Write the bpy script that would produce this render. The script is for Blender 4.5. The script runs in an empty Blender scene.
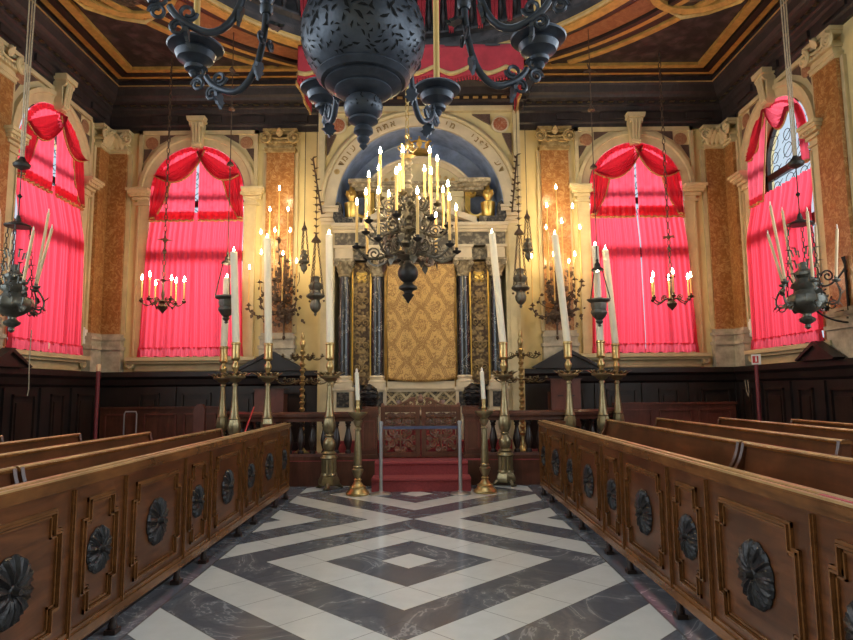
import bpy, bmesh, math, random
from mathutils import Vector, Matrix
PI = math.pi
random.seed(7)
SC = bpy.context.scene
COL = SC.collection

# ------------------------------------------------------------------ camera numbers
FPX, PITCH, CH, CXW = 630.0, math.atan(70 / 630.0), 1.5, 0.17
ROLL = math.radians(.5)
def ray(u, v):
    u0, v0 = u - 426.5, v - 320                 # undo the slight roll of the camera
    u0, v0 = u0 * math.cos(ROLL) - v0 * math.sin(ROLL), u0 * math.sin(ROLL) + v0 * math.cos(ROLL)
    dx, dy = u0 / FPX, -v0 / FPX
    return dx, math.cos(PITCH) - dy * math.sin(PITCH), math.sin(PITCH) + dy * math.cos(PITCH)
def at(u, v, Y):
    a, b, c = ray(u, v); t = Y / b
    return Vector((CXW + a * t, Y, CH + c * t))

# ------------------------------------------------------------------ mesh helper
class MB:
    def __init__(s): s.bm = bmesh.new()
    def face(s, pts):
        vs = [s.bm.verts.new(p) for p in pts]
        try: s.bm.faces.new(vs)
        except ValueError: pass
    def box(s, c, d, rz=0, M=None):
        x, y, z = d[0] / 2, d[1] / 2, d[2] / 2
        R = Matrix.Translation(Vector(c)) @ Matrix.Rotation(rz, 4, 'Z')
        if M is not None: R = R @ M
        v = [s.bm.verts.new(R @ Vector(p)) for p in ((-x,-y,-z),(x,-y,-z),(x,y,-z),(-x,y,-z),(-x,-y,z),(x,-y,z),(x,y,z),(-x,y,z))]
        for f in ((0,3,2,1),(4,5,6,7),(0,1,5,4),(1,2,6,5),(2,3,7,6),(3,0,4,7)):
            s.bm.faces.new([v[i] for i in f])
        return s
    def bx(s, x0, x1, y0, y1, z0, z1):
        return s.box(((x0+x1)/2, (y0+y1)/2, (z0+z1)/2), (x1-x0, y1-y0, z1-z0))
    def lathe(s, prof, n=16, c=(0, 0, 0), M=None, mod=None):
        c = Vector(c); rings = []
        for k, (r, z) in enumerate(prof):
            ring = []
            for i in range(n):
                a = 2 * PI * i / n
                rr = r * (mod(a, k) if mod else 1)
                p = Vector((rr * math.cos(a), rr * math.sin(a), z))
                if M is not None: p = M @ p
                ring.append(s.bm.verts.new(c + p))
            rings.append(ring)
        for a, b in zip(rings, rings[1:]):
            for i in range(n):
                j = (i + 1) % n
                s.bm.faces.new((a[i], a[j], b[j], b[i]))
        s.bm.faces.new(rings[0][::-1]); s.bm.faces.new(rings[-1])
        return s
    def tube(s, pts, r, n=6, closed=False, flat=1.0):
        pts = [Vector(p) for p in pts]; m = len(pts)
        rs = r if isinstance(r, (list, tuple)) else [r] * m
        rings = []; up = None
        for i, p in enumerate(pts):
            if closed: t = pts[(i + 1) % m] - pts[i - 1]
            else: t = pts[min(i + 1, m - 1)] - pts[max(i - 1, 0)]
            if t.length < 1e-9: t = Vector((0, 0, 1))
            t.normalize()
            if up is None:
                up = Vector((0, 0, 1)) if abs(t.z) < .9 else Vector((1, 0, 0))
            u = up - t * up.dot(t)
            if u.length < 1e-6: u = t.orthogonal()
            u.normalize(); w = t.cross(u); up = u
            rings.append([s.bm.verts.new(p + (u * math.cos(2*PI*k/n) + w * flat * math.sin(2*PI*k/n)) * rs[i]) for k in range(n)])
        prs = list(zip(rings, rings[1:]))
        if closed: prs.append((rings[-1], rings[0]))
        for a, b in prs:
            for k in range(n):
                j = (k + 1) % n
                s.bm.faces.new((a[k], a[j], b[j], b[k]))
        if not closed:
            s.bm.faces.new(rings[0][::-1]); s.bm.faces.new(rings[-1])
        return s
    def prism(s, pts, y0, y1, M=None):      # polygon in XZ, extruded along Y
        M = M or Matrix.Identity(4)
        a = [s.bm.verts.new(M @ Vector((x, y0, z))) for x, z in pts]
        b = [s.bm.verts.new(M @ Vector((x, y1, z))) for x, z in pts]
        s.bm.faces.new(a); s.bm.faces.new(b[::-1])
        n = len(pts)
        for i in range(n):
            j = (i + 1) % n
            s.bm.faces.new((a[j], a[i], b[i], b[j]))
        return s
    def grid(s, fn, nu, nv, wrap=False):
        g = [[s.bm.verts.new(fn(i / nu, j / nv)) for j in range(nv + 1)] for i in range(nu + 1)]
        for i in range(nu):
            for j in range(nv):
                s.bm.faces.new((g[i][j], g[i+1][j], g[i+1][j+1], g[i][j+1]))
        return s
    def ball(s, c, r, n=10, sz=1.0):
        m = max(4, n // 2 + 1)
        prof = [(max(1e-4, r * math.sin(PI * k / m)), -r * sz * math.cos(PI * k / m)) for k in range(m + 1)]
        return s.lathe(prof, n, c)
    def sweep(s, prof, path, closed=False):  # prof (offset to the left of travel, z); path of (x, y)
        P = [Vector((x, y)) for x, y in path]; m = len(P); rings = []
        for i, p in enumerate(P):
            if closed or 0 < i < m - 1:
                d0 = (P[i] - P[i-1]).normalized(); d1 = (P[(i+1) % m] - P[i]).normalized()
            elif i == 0: d0 = d1 = (P[1] - P[0]).normalized()
            else: d0 = d1 = (P[-1] - P[-2]).normalized()
            n0 = Vector((-d0.y, d0.x)); n1 = Vector((-d1.y, d1.x))
            b = (n0 + n1); b.normalize(); k = 1 / max(.3, b.dot(n0))
            rings.append([s.bm.verts.new((p.x + b.x * k * d, p.y + b.y * k * d, z)) for d, z in prof])
        prs = list(zip(rings, rings[1:]))
        if closed: prs.append((rings[-1], rings[0]))
        q = len(prof)
        for a, b in prs:
            for i in range(q):
                j = (i + 1) % q
                s.bm.faces.new((a[i], a[j], b[j], b[i]))
        if not closed:
            s.bm.faces.new(rings[0][::-1]); s.bm.faces.new(rings[-1])
        return s
    def arc_sweep(s, prof, cx, cz, a0, a1, n, M=None):  # prof (r, y) swept round an axis along Y
        M = M or Matrix.Identity(4); rings = []
        for i in range(n + 1):
            a = a0 + (a1 - a0) * i / n
            rings.append([s.bm.verts.new(M @ Vector((cx + r * math.cos(a), y, cz + r * math.sin(a)))) for r, y in prof])
        q = len(prof)
        for a, b in zip(rings, rings[1:]):
            for i in range(q):
                j = (i + 1) % q
                s.bm.faces.new((a[i], a[j], b[j], b[i]))
        s.bm.faces.new(rings[0][::-1]); s.bm.faces.new(rings[-1])
        return s
    def leaf(s, p, d, size, up=(0, 0, 1), w=.4, th=.12):
        p = Vector(p); d = Vector(d).normalized(); up = Vector(up)
        sd = d.cross(up)
        if sd.length < 1e-4: sd = d.orthogonal()
        sd.normalize(); nn = sd.cross(d)
        prof = [(0, .12), (.22, .7), (.45, 1.0), (.7, .62), (1.0, .04)]
        rg = []
        for t, ww in prof:
            c = p + d * size * t + nn * (-.25 * size * t * t)
            h = ww * w * size; k = th * size * (1.05 - t)
            rg.append([s.bm.verts.new(q) for q in (c + sd * h, c + nn * k, c - sd * h, c - nn * k * .5)])
        for a, b in zip(rg, rg[1:]):
            for i in range(4):
                j = (i + 1) % 4
                s.bm.faces.new((a[i], a[j], b[j], b[i]))
        s.bm.faces.new(rg[0][::-1]); s.bm.faces.new(rg[-1])
        return s
    def fan_leaf(s, p, d, side, size, th=.02):   # five-lobed leaf, a flat plate with thickness
        p = Vector(p); d = Vector(d).normalized(); side = Vector(side).normalized(); nn = d.cross(side).normalized()
        out = [(0, -.08), (.15, -.35), (.35, -.3), (.45, -.5), (.62, -.28), (.8, -.22), (.75, -.1), (1, 0)]
        out = out + [(t, -w) for t, w in out[-2::-1]]
        a = [s.bm.verts.new(p + d * size * t + side * size * w + nn * (th / 2 - .35 * size * t * t)) for t, w in out]
        b = [s.bm.verts.new(p + d * size * t + side * size * w + nn * (-th / 2 - .35 * size * t * t)) for t, w in out]
        s.bm.faces.new(a); s.bm.faces.new(b[::-1])
        n = len(out)
        for i in range(n):
            j = (i + 1) % n
            s.bm.faces.new((a[j], a[i], b[i], b[j]))
        return s
    def build(s, name, mat, parent=None, smooth=None, loc=None):
        bmesh.ops.recalc_face_normals(s.bm, faces=s.bm.faces)
        me = bpy.data.meshes.new(name); s.bm.to_mesh(me); s.bm.free()
        if smooth is not None:
            for p in me.polygons: p.use_smooth = True
            me.set_sharp_from_angle(angle=math.radians(smooth))
        me.materials.append(mat)
        o = bpy.data.objects.new(name, me); COL.objects.link(o)
        if parent is not None: o.parent = parent
        if loc is not None: o.location = loc
        return o

def sheet(o, th):
    m = o.modifiers.new('thickness', 'SOLIDIFY'); m.thickness = th; m.offset = 0
    return o
def spiral(c, r0, turns, plane=('x', 'z'), a0=0, sgn=1, n=18, shrink=.8):
    ax = {'x': Vector((1,0,0)), 'y': Vector((0,1,0)), 'z': Vector((0,0,1))}
    e1 = plane[0] if isinstance(plane[0], Vector) else ax[plane[0]]
    e2 = plane[1] if isinstance(plane[1], Vector) else ax[plane[1]]
    return [Vector(c) + (e1 * math.cos(a0 + sgn * 2*PI*turns*i/n) + e2 * math.sin(a0 + sgn * 2*PI*turns*i/n)) * r0 * (1 - shrink * i / n) for i in range(n + 1)]
def bez(p0, p1, p2, p3, n=10):
    p0, p1, p2, p3 = map(Vector, (p0, p1, p2, p3))
    return [p0*(1-t)**3 + p1*3*t*(1-t)**2 + p2*3*t*t*(1-t) + p3*t**3 for t in [i / n for i in range(n + 1)]]

def tag(o, label, cat, group=None):
    o['label'] = label; o['category'] = cat
    if group: o['group'] = group
    return o
def thing(name, label, cat, loc=(0, 0, 0), rz=0, group=None):
    o = bpy.data.objects.new(name, None); COL.objects.link(o)
    o.empty_display_size = .1
    o.location = loc; o.rotation_euler = (0, 0, rz)
    return tag(o, label, cat, group)
def struct(o):
    o['kind'] = 'structure'; return o
def setting(name, loc=(0, 0, 0), rz=0):
    o = bpy.data.objects.new(name, None); COL.objects.link(o)
    o.empty_display_size = .1
    o.location = loc; o.rotation_euler = (0, 0, rz)
    return struct(o)
def dup(root, loc=None, rz=None, label=None, parent=None, tilt=None):
    c = root.copy(); COL.objects.link(c)
    if parent is not None: c.parent = parent
    if loc is not None: c.location = loc
    if rz is not None: c.rotation_euler = (0, 0, rz)
    if tilt is not None: c.rotation_euler = tilt
    if label: c['label'] = label
    for ch in list(root.children): dup(ch, parent=c)
    return c

# ------------------------------------------------------------------ materials
class N:
    """tiny node-expression helper"""
    def __init__(s, nt, sock): s.nt, s.k = nt, sock
    def _m(s, op, *o):
        n = s.nt.nodes.new('ShaderNodeMath'); n.operation = op
        for i, x in enumerate((s,) + o):
            if isinstance(x, N): s.nt.links.new(x.k, n.inputs[i])
            else: n.inputs[i].default_value = x
        return N(s.nt, n.outputs[0])
    def __add__(s, o): return s._m('ADD', o)
    def __sub__(s, o): return s._m('SUBTRACT', o)
    def __mul__(s, o): return s._m('MULTIPLY', o)
    def __truediv__(s, o): return s._m('DIVIDE', o)
    def abs(s): return s._m('ABSOLUTE')
    def floor(s): return s._m('FLOOR')
    def mod(s, o): return s._m('FLOORED_MODULO', o)
    def max(s, o): return s._m('MAXIMUM', o)
    def min(s, o): return s._m('MINIMUM', o)
    def gt(s, o): return s._m('GREATER_THAN', o)
    def lt(s, o): return s._m('LESS_THAN', o)
    def sin(s): return s._m('SINE')

class Mat:
    def __init__(s, name):
        s.m = bpy.data.materials.new(name); s.m.use_nodes = True
        s.nt = s.m.node_tree; s.b = s.nt.nodes['Principled BSDF']
        s.tc = s.nt.nodes.new('ShaderNodeTexCoord')
        s.co = s.tc.outputs['Object']
    def mapped(s, scale=(1, 1, 1), rot=(0, 0, 0)):
        n = s.nt.nodes.new('ShaderNodeMapping'); n.inputs['Scale'].default_value = scale; n.inputs['Rotation'].default_value = rot
        s.nt.links.new(s.co, n.inputs['Vector']); return n.outputs[0]
    def noise(s, scale, detail=4, rough=.6, vec=None, dist=0):
        n = s.nt.nodes.new('ShaderNodeTexNoise'); n.inputs['Scale'].default_value = scale
        n.inputs['Detail'].default_value = detail; n.inputs['Roughness'].default_value = rough; n.inputs['Distortion'].default_value = dist
        s.nt.links.new(vec or s.co, n.inputs['Vector']); return N(s.nt, n.outputs['Fac'])
    def voronoi(s, scale, feature='F1', vec=None, out='Distance'):
        n = s.nt.nodes.new('ShaderNodeTexVoronoi'); n.feature = feature; n.inputs['Scale'].default_value = scale
        s.nt.links.new(vec or s.co, n.inputs['Vector']); return N(s.nt, n.outputs[out])
    def xyz(s, vec=None):
        n = s.nt.nodes.new('ShaderNodeSeparateXYZ'); s.nt.links.new(vec or s.co, n.inputs[0])
        return [N(s.nt, n.outputs[i]) for i in range(3)]
    def ramp(s, fac, stops):
        n = s.nt.nodes.new('ShaderNodeValToRGB'); e = n.color_ramp.elements
        while len(e) < len(stops): e.new(.5)
        for k, (p, c) in zip(e, stops): k.position = p; k.color = (*c, 1)
        s.nt.links.new(fac.k, n.inputs[0]); return n.outputs[0]
    def mix(s, fac, a, b):
        n = s.nt.nodes.new('ShaderNodeMix'); n.data_type = 'RGBA'
        for x, i in ((fac, 0), (a, 6), (b, 7)):
            if isinstance(x, N): s.nt.links.new(x.k, n.inputs[i])
            elif isinstance(x, bpy.types.NodeSocket): s.nt.links.new(x, n.inputs[i])
            elif isinstance(x, tuple): n.inputs[i].default_value = (*x, 1)
            else: n.inputs[i].default_value = x
        return n.outputs[2]
    def base(s, c):
        if isinstance(c, tuple): s.b.inputs['Base Color'].default_value = (*c, 1)
        else: s.nt.links.new(c, s.b.inputs['Base Color'])
        return s
    def props(s, rough=.5, metal=0, spec=.5):
        s.b.inputs['Roughness'].default_value = rough; s.b.inputs['Metallic'].default_value = metal
        s.b.inputs['Specular IOR Level'].default_value = spec
        return s
    def bump(s, h, strength=.3, dist=.01):
        n = s.nt.nodes.new('ShaderNodeBump'); n.inputs['Strength'].default_value = strength; n.inputs['Distance'].default_value = dist
        s.nt.links.new(h.k, n.inputs['Height']); s.nt.links.new(n.outputs[0], s.b.inputs['Normal'])
        return s

def vary(c, k): return tuple(min(1, max(0, x * k)) for x in c)
def plain(name, c, rough=.5, metal=0, var=.15, sc=6, bump=0, bsc=30, spec=.5):
    m = Mat(name)
    m.base(m.ramp(m.noise(sc), [(.3, vary(c, 1 - var)), (.7, vary(c, 1 + var))])).props(rough, metal, spec)
    if bump: m.bump(m.noise(bsc), bump, .01)
    return m.m
def wood(name, c, rough=.35, var=.35, grain=(1, 1, .12), sc=14, spec=.5):
    m = Mat(name); v = m.mapped(grain)
    f = m.noise(sc, 5, .65, v, 1.2)
    big = m.noise(1.9, 4, .7)
    col = m.ramp(f, [(.25, vary(c, 1 - var)), (.5, c), (.75, vary(c, 1 + var))])
    col = m.mix(((big - .42) * 3.5).max(0.0).min(.85), col, vary(c, .45))
    m.base(col).props(rough, 0, spec).bump(f, .12, .004)
    return m.m
def carved(name, lo, hi, sc=14, rough=.5, metal=0, strength=.8, dist=.02):
    m = Mat(name)
    v = m.voronoi(sc, 'SMOOTH_F1'); f = m.noise(sc * .9, 3, .5, None, 1.5)
    h = v * .6 + f * .6
    m.base(m.ramp(h, [(.35, hi), (.62, lo)])).props(rough, metal).bump(h * -1.0, strength, dist)
    return m.m
def breccia(name, a, b, c, sc=9, rough=.3):
    m = Mat(name)
    f = m.noise(sc, 6, .7, None, 2.0); g = m.voronoi(sc * 1.6, 'F1', out='Color')
    col = m.ramp(f, [(.28, a), (.48, b), (.6, c), (.72, b)])
    k = N(m.nt, m.nt.nodes.new('ShaderNodeSeparateColor').outputs[0])
    m.nt.links.new(g.k, k.k.node.inputs[0])
    m.base(m.mix(k * .45, col, a)).props(rough)
    return m.m
def glow(name, c, strength):
    m = Mat(name); m.base(c)
    m.b.inputs['Emission Color'].default_value = (*c, 1); m.b.inputs['Emission Strength'].default_value = strength
    return m.m
def cloth(name, c, trans=.6, scale=40, tint=None):
    m = Mat(name); nt = m.nt
    w = m.noise(scale, 2, .5, m.mapped((1, 1, .03)))
    col = m.ramp(w, [(.3, vary(c, .72)), (.7, vary(c, 1.15))])
    d = nt.nodes.new('ShaderNodeBsdfDiffuse'); t = nt.nodes.new('ShaderNodeBsdfTranslucent'); x = nt.nodes.new('ShaderNodeMixShader')
    nt.links.new(col, d.inputs[0])
    if tint: t.inputs[0].default_value = (*tint, 1)
    else: nt.links.new(col, t.inputs[0])
    x.inputs[0].default_value = trans
    nt.links.new(d.outputs[0], x.inputs[1]); nt.links.new(t.outputs[0], x.inputs[2])
    nt.links.new(x.outputs[0], nt.nodes['Material Output'].inputs[0])
    return m.m

M = {}
M['plaster'] = plain('plaster', (.66, .535, .275), .85, var=.1, sc=1.6, bump=.1, bsc=20)
M['stone'] = plain('stone', (.57, .465, .265), .7, var=.14, sc=4, bump=.15, bsc=25)
M['cream'] = plain('cream_stone', (.62, .50, .33), .6, var=.1, sc=5, bump=.1)
M['greystone'] = plain('grey_stone', (.42, .37, .28), .75, var=.3, sc=6, bump=.2)
M['orange'] = breccia('orange_marble', (.22, .078, .022), (.35, .15, .042), (.55, .33, .14), 9)
M['rosemarble'] = breccia('rose_marble', (.26, .11, .06), (.36, .17, .09), (.45, .27, .15), 12)
M['redmarble'] = breccia('red_marble', (.30, .07, .03), (.36, .12, .06), (.5, .3, .2), 12)
M['darkred'] = breccia('dark_red_marble', (.07, .045, .035), (.11, .065, .05), (.16, .10, .08), 14)
M['blue'] = plain('blue_plaster', (.33, .40, .57), .8, var=.3, sc=3.5)
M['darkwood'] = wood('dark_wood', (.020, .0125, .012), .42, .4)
M['cornice'] = wood('cornice_wood', (.036, .026, .027), .5, .4)
M['darkwood2'] = wood('dark_panel_wood', (.028, .015, .012), .4, .4)
M['walnut'] = wood('walnut', (.106, .035, .0105), .28, .7, (.10, 1, 1), 16)
M['walnut2'] = wood('walnut_highlit_moulding', (.175, .068, .020), .25, .5, (.12, 1, 1), 14)  # brighter than walnut: edge highlights put into the moulding colour
M['walnut3'] = wood('pew_wood', (.112, .035, .0115), .32, .5, (1, .12, 1), 9)
M['lightedge'] = wood('pale_edge_wood', (.46, .27, .11), .32, .25, (1, .1, 1), 14)  # paler beige wood along the rail edges
M['mahog'] = wood('mahogany', (.11, .037, .022), .3, .4)
M['carvewood'] = wood('highlit_gate_wood', (.20, .085, .048), .35, .4)  # mahogany made paler, highlights on the carving put into its colour
M['redwood'] = wood('reddish_wood', (.15, .042, .028), .35, .35)
M['rosette'] = plain('carved_dark_wood', (.013, .011, .011), .33, var=.5, sc=14, bump=.5, bsc=60, spec=.35)
M['gild'] = plain('ochre_gilding', (.46, .27, .07), .45, .25, var=.25, sc=9)
M['goldline'] = plain('gold_line', (.52, .33, .12), .4, .3, var=.2, sc=9)
M['gold'] = plain('bright_gold', (.78, .50, .13), .3, .8, var=.2, sc=12, bump=.2)
M['bandmarble'] = breccia('ceiling_marbling', (.18, .058, .02), (.24, .085, .03), (.30, .13, .055), 6, .5)
M['bronze'] = plain('black_bronze', (.058, .068, .088), .42, .35, var=.3, sc=9, bump=.12, bsc=45)
M['pierce'] = plain('pierced_void', (.003, .003, .004), .9, 0, var=.1)
M['brass'] = plain('old_brass', (.30, .235, .125), .36, .75, var=.25, sc=12, bump=.1)
M['brass2'] = plain('yellow_brass', (.50, .36, .15), .3, .8, var=.2, sc=12, bump=.1)
M['brassdark'] = plain('dark_brass', (.16, .12, .065), .38, .75, var=.35, sc=14, bump=.15)
M['chandmetal'] = plain('chandelier_brass', (.125, .105, .075), .4, .6, var=.35, sc=14, bump=.15)
M['pewter'] = plain('dull_pewter', (.13, .125, .105), .42, .6, var=.3, sc=14, bump=.15)
M['iron'] = plain('dark_iron', (.028, .024, .021), .5, .4, var=.3, sc=14)
M['leafiron'] = plain('brown_leaf_metal', (.085, .05, .03), .48, .45, var=.4, sc=18)
M['wax'] = plain('ivory_wax', (.80, .73, .57), .55, var=.06, sc=3)
M['waxgold'] = plain('honey_wax', (.72, .46, .15), .5, var=.06, sc=3)
M['waxold'] = plain('aged_wax', (.70, .50, .29), .55, var=.08, sc=3)
M['flame'] = glow('flame', (1, .86, .55), 42)
M['wick'] = plain('unlit_tip', (.85, .72, .6), .6)
M['silver'] = plain('steel', (.55, .56, .58), .3, .85, var=.06)
M['white'] = plain('white_plastic', (.8, .78, .74), .5, var=.03)
M['redpaint'] = plain('red_paint', (.55, .03, .035), .4, var=.08)
M['burgundy'] = plain('burgundy_cover', (.16, .022, .03), .6, var=.2)
M['carpet'] = plain('red_carpet', (.30, .05, .052), .95, var=.2, sc=40, bump=.3, bsc=300)
M['tape'] = plain('blue_grey_tape', (.06, .065, .12), .7, var=.1)
M['felt'] = plain('red_felt', (.36, .04, .04), .9, var=.15)
M['rope'] = plain('pale_rope', (.44, .36, .25), .8, var=.2, sc=30)
M['curtain'] = cloth('pink_curtain', (.68, .05, .075), .66, 30, (.88, .08, .125))
M['curtain2'] = cloth('red_swag', (.52, .05, .08), .5, 30, (.85, .12, .175))
M['fringe'] = plain('gold_fringe', (.48, .23, .08), .8, var=.3, sc=60)
M['drape'] = plain('crimson_drape', (.36, .022, .035), .8, var=.2, sc=5)
M['marblecol'] = None

# black marble with white veins
m = Mat('veined_black_marble')
f = m.noise(1.6, 6, .7, m.mapped((1, 1, .8), (.6, .7, 0)), 1.2)
g = (f - .5).abs()
m.base(m.ramp(g, [(0, (.50, .42, .32)), (.004, (.07, .07, .072)), (.012, (.018, .018, .02)), (.3, (.034, .034, .038))])).props(.18)
M['marblecol'] = m.m
# relief panels
M['relief'] = carved('gilt_relief', (.07, .035, .014), (.34, .22, .085), 16, .5, .2, .9)
M['oldgilt'] = plain('old_gilding', (.30, .19, .075), .5, .3, var=.3, sc=16)
M['darkrelief'] = carved('dark_relief', (.02, .016, .014), (.12, .10, .075), 22, .45, .1, .9)
M['greyrelief'] = carved('grey_relief', (.09, .072, .05), (.34, .275, .18), 13, .6, 0, .8)
M['stonecarve'] = carved('carved_stone', (.26, .20, .115), (.58, .46, .29), 14, .65, 0, .8)
M['ceil'] = carved('ceiling_wood', (.012, .009, .0095), (.055, .038, .038), 5, .55, 0, .5, .02)
M['goldcap'] = carved('gilt_stone', (.30, .20, .075), (.52, .38, .17), 14, .5, .15, .3)
# ark curtain: ogee lattice brocade
m = Mat('gold_brocade')
x, y, z = m.xyz()
px, pz = x * (PI / .275), z * (PI / .335)
wob = (pz * 2.0).sin() * .32
aa = ((px + pz + wob) * .5)._m('COSINE').abs(); bb = ((px - pz - wob) * .5)._m('COSINE').abs()
lat = aa.min(bb)
line = (lat - .17).abs().lt(.05).max(lat.lt(.06))
fl = m.noise(26, 3, .5, None, 1.6)
inner = (px._m('COSINE') * pz._m('COSINE')).abs().gt(.42)
pat = line.max(inner * fl.gt(.49)).max(fl.gt(.575))
m.base(m.mix(pat, (.62, .37, .115), (.34, .175, .048))).props(.5, .15).bump(pat + m.noise(60) * .3, .4, .006)
M['brocade'] = m.m
# lozenge frieze under the curtain
m = Mat('lozenge_frieze')
x, y, z = m.xyz()
a = (((x + z) / .27)._m('FLOORED_MODULO', 1.0) - .5).abs(); b = (((x - z) / .27)._m('FLOORED_MODULO', 1.0) - .5).abs()
fr = a.max(b).gt(.40)
orn = m.noise(30, 2, .5, None, 1).gt(.5)
m.base(m.mix(fr, m.mix(orn, (.05, .038, .03), (.34, .25, .12)), (.56, .45, .27))).props(.5).bump(fr + orn * .5, .6, .012)
M['lozenge'] = m.m
# floor
m = Mat('marble_floor')
x, y, z = m.xyz()
R = 1.81
y = y - 5.778
p, q = x + y, x - y
ip, iq = ((p + R) / (2 * R)).floor(), ((q + R) / (2 * R)).floor()
pc, qc = p - ip * (2 * R), q - iq * (2 * R)
mx = pc.abs().max(qc.abs()); mn = pc.abs().min(qc.abs())
white = mx.lt(.25) + mx.gt(.74) * mx.lt(1.27)
par = (ip + iq).mod(2.0)
isw = (white - par).abs()
def near(v, t, w=.006): return (v - t).abs().lt(w)
seams = near(mx, .25).max(near(mx, .74)).max(near(mx, 1.27)).max(mx.gt(R - .004))
# joints across the bands
cross = ((pc / .735).mod(1.0) - .5).abs().gt(.4945) * qc.abs().gt(pc.abs())
cross2 = ((qc / .735).mod(1.0) - .5).abs().gt(.4945) * pc.abs().gt(qc.abs())
seams = seams.max((cross.max(cross2)) * mx.gt(.74))
vn = m.noise(1.1, 5, .62, None, 1.3); vein = (vn - .5).abs()
cell = m.noise(1.1, 2); cl = m.noise(5, 5, .7)
dark = m.ramp(vein, [(0, (.40, .42, .45)), (.010, (.18, .195, .22)), (.08, (.12, .133, .16)), (.3, (.158, .172, .205))])
dark = m.mix(cl * .3, dark, (.05, .053, .063))
wht = m.ramp(cl, [(.3, (.70, .71, .68)), (.7, (.80, .81, .78))])
wht = m.mix(cell * .4, wht, (.70, .70, .65))
isw = isw * x.abs().lt(1.72)
seams = seams * x.abs().lt(1.72)
seams = seams.max(near(x.abs(), 1.72, .007))
col = m.mix(isw, dark, wht); col = m.mix(seams * .75, col, (.10, .095, .085))
m.base(col).props(.2, 0, .45)
rr = m.noise(3, 4)
m.nt.links.new((rr * .16 + .10).k, m.b.inputs['Roughness'])
m.bump(m.noise(2.2, 2) + seams * -.12, .06, .01)
M['floor'] = m.m
# window glass: thin pane, lets the daylight straight through with a faint reflection
m = Mat('window_glass')
nt = m.nt; tr = nt.nodes.new('ShaderNodeBsdfTransparent'); gl = nt.nodes.new('ShaderNodeBsdfGlossy'); mxs = nt.nodes.new('ShaderNodeMixShader')
tr.inputs[0].default_value = (.88, .93, .96, 1); gl.inputs['Roughness'].default_value = .05; mxs.inputs[0].default_value = .06
nt.links.new(tr.outputs[0], mxs.inputs[1]); nt.links.new(gl.outputs[0], mxs.inputs[2]); nt.links.new(mxs.outputs[0], nt.nodes['Material Output'].inputs[0])
M['glass'] = m.m
# ================================================================== THE SETTING
W, D, RY, CZ = 6.12, 12.0, -4.0, 7.5
AX = 0.06                                    # axis of the ark

def arc(cx, cz, r, a0, a1, n):
    return [(cx + r * math.cos(a0 + (a1 - a0) * i / n), cz + r * math.sin(a0 + (a1 - a0) * i / n)) for i in range(n + 1)]
def wall_with_arches(mb, x0, x1, z0, z1, holes, y0, y1, Mx=None):
    Mx = Mx or Matrix.Identity(4)
    def rect(a, b, c, d):
        if b - a > 1e-4 and d - c > 1e-4: mb.prism([(a, c), (b, c), (b, d), (a, d)], y0, y1, Mx)
    x = x0
    for cx, hw, zs, zp in sorted(holes):
        rect(x, cx - hw, z0, z1)
        rect(cx - hw, cx + hw, z0, zs)
        arcpts = arc(cx, zp, hw, PI, 0, 24)
        mb.prism(arcpts + [(cx + hw, z1), (cx - hw, z1)], y0, y1, Mx)
        x = cx + hw
    rect(x, x1, z0, z1)

WHW, WS, WP = .92, 2.17, 5.40               # window half width, sill, springing
mb = MB(); mb.bx(-W - .4, W + .4, RY, D + .5, -.12, 0); fl = struct(mb.build('floor', M['floor']))
mb = MB(); wall_with_arches(mb, -W - .4, -1.80, 0, CZ, [(-4.28, WHW, WS, WP)], D, D + .4)
wall_with_arches(mb, 1.92, W + .4, 0, CZ, [(4.28, WHW, WS, WP)], D, D + .4)
struct(mb.build('wall_back', M['plaster']))
RL = Matrix.Translation((-W, 0, 0)) @ Matrix.Rotation(PI / 2, 4, 'Z')
RR = Matrix.Translation((W, 0, 0)) @ Matrix.Rotation(-PI / 2, 4, 'Z')
SIDEY = (10.2, 7.25, 4.25, 1.25, -1.75)
mb = MB(); wall_with_arches(mb, RY, D, 0, CZ, [(y, WHW, WS, WP) for y in SIDEY], 0, .4, RL); struct(mb.build('wall_left', M['plaster']))
mb = MB(); wall_with_arches(mb, -D, -RY, 0, CZ, [(-y, WHW, WS, WP) for y in SIDEY], 0, .4, RR); struct(mb.build('wall_right', M['plaster']))
mb = MB(); mb.bx(-W - .4, W + .4, RY - .4, RY, 0, CZ); struct(mb.build('wall_rear', M['plaster']))

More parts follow.
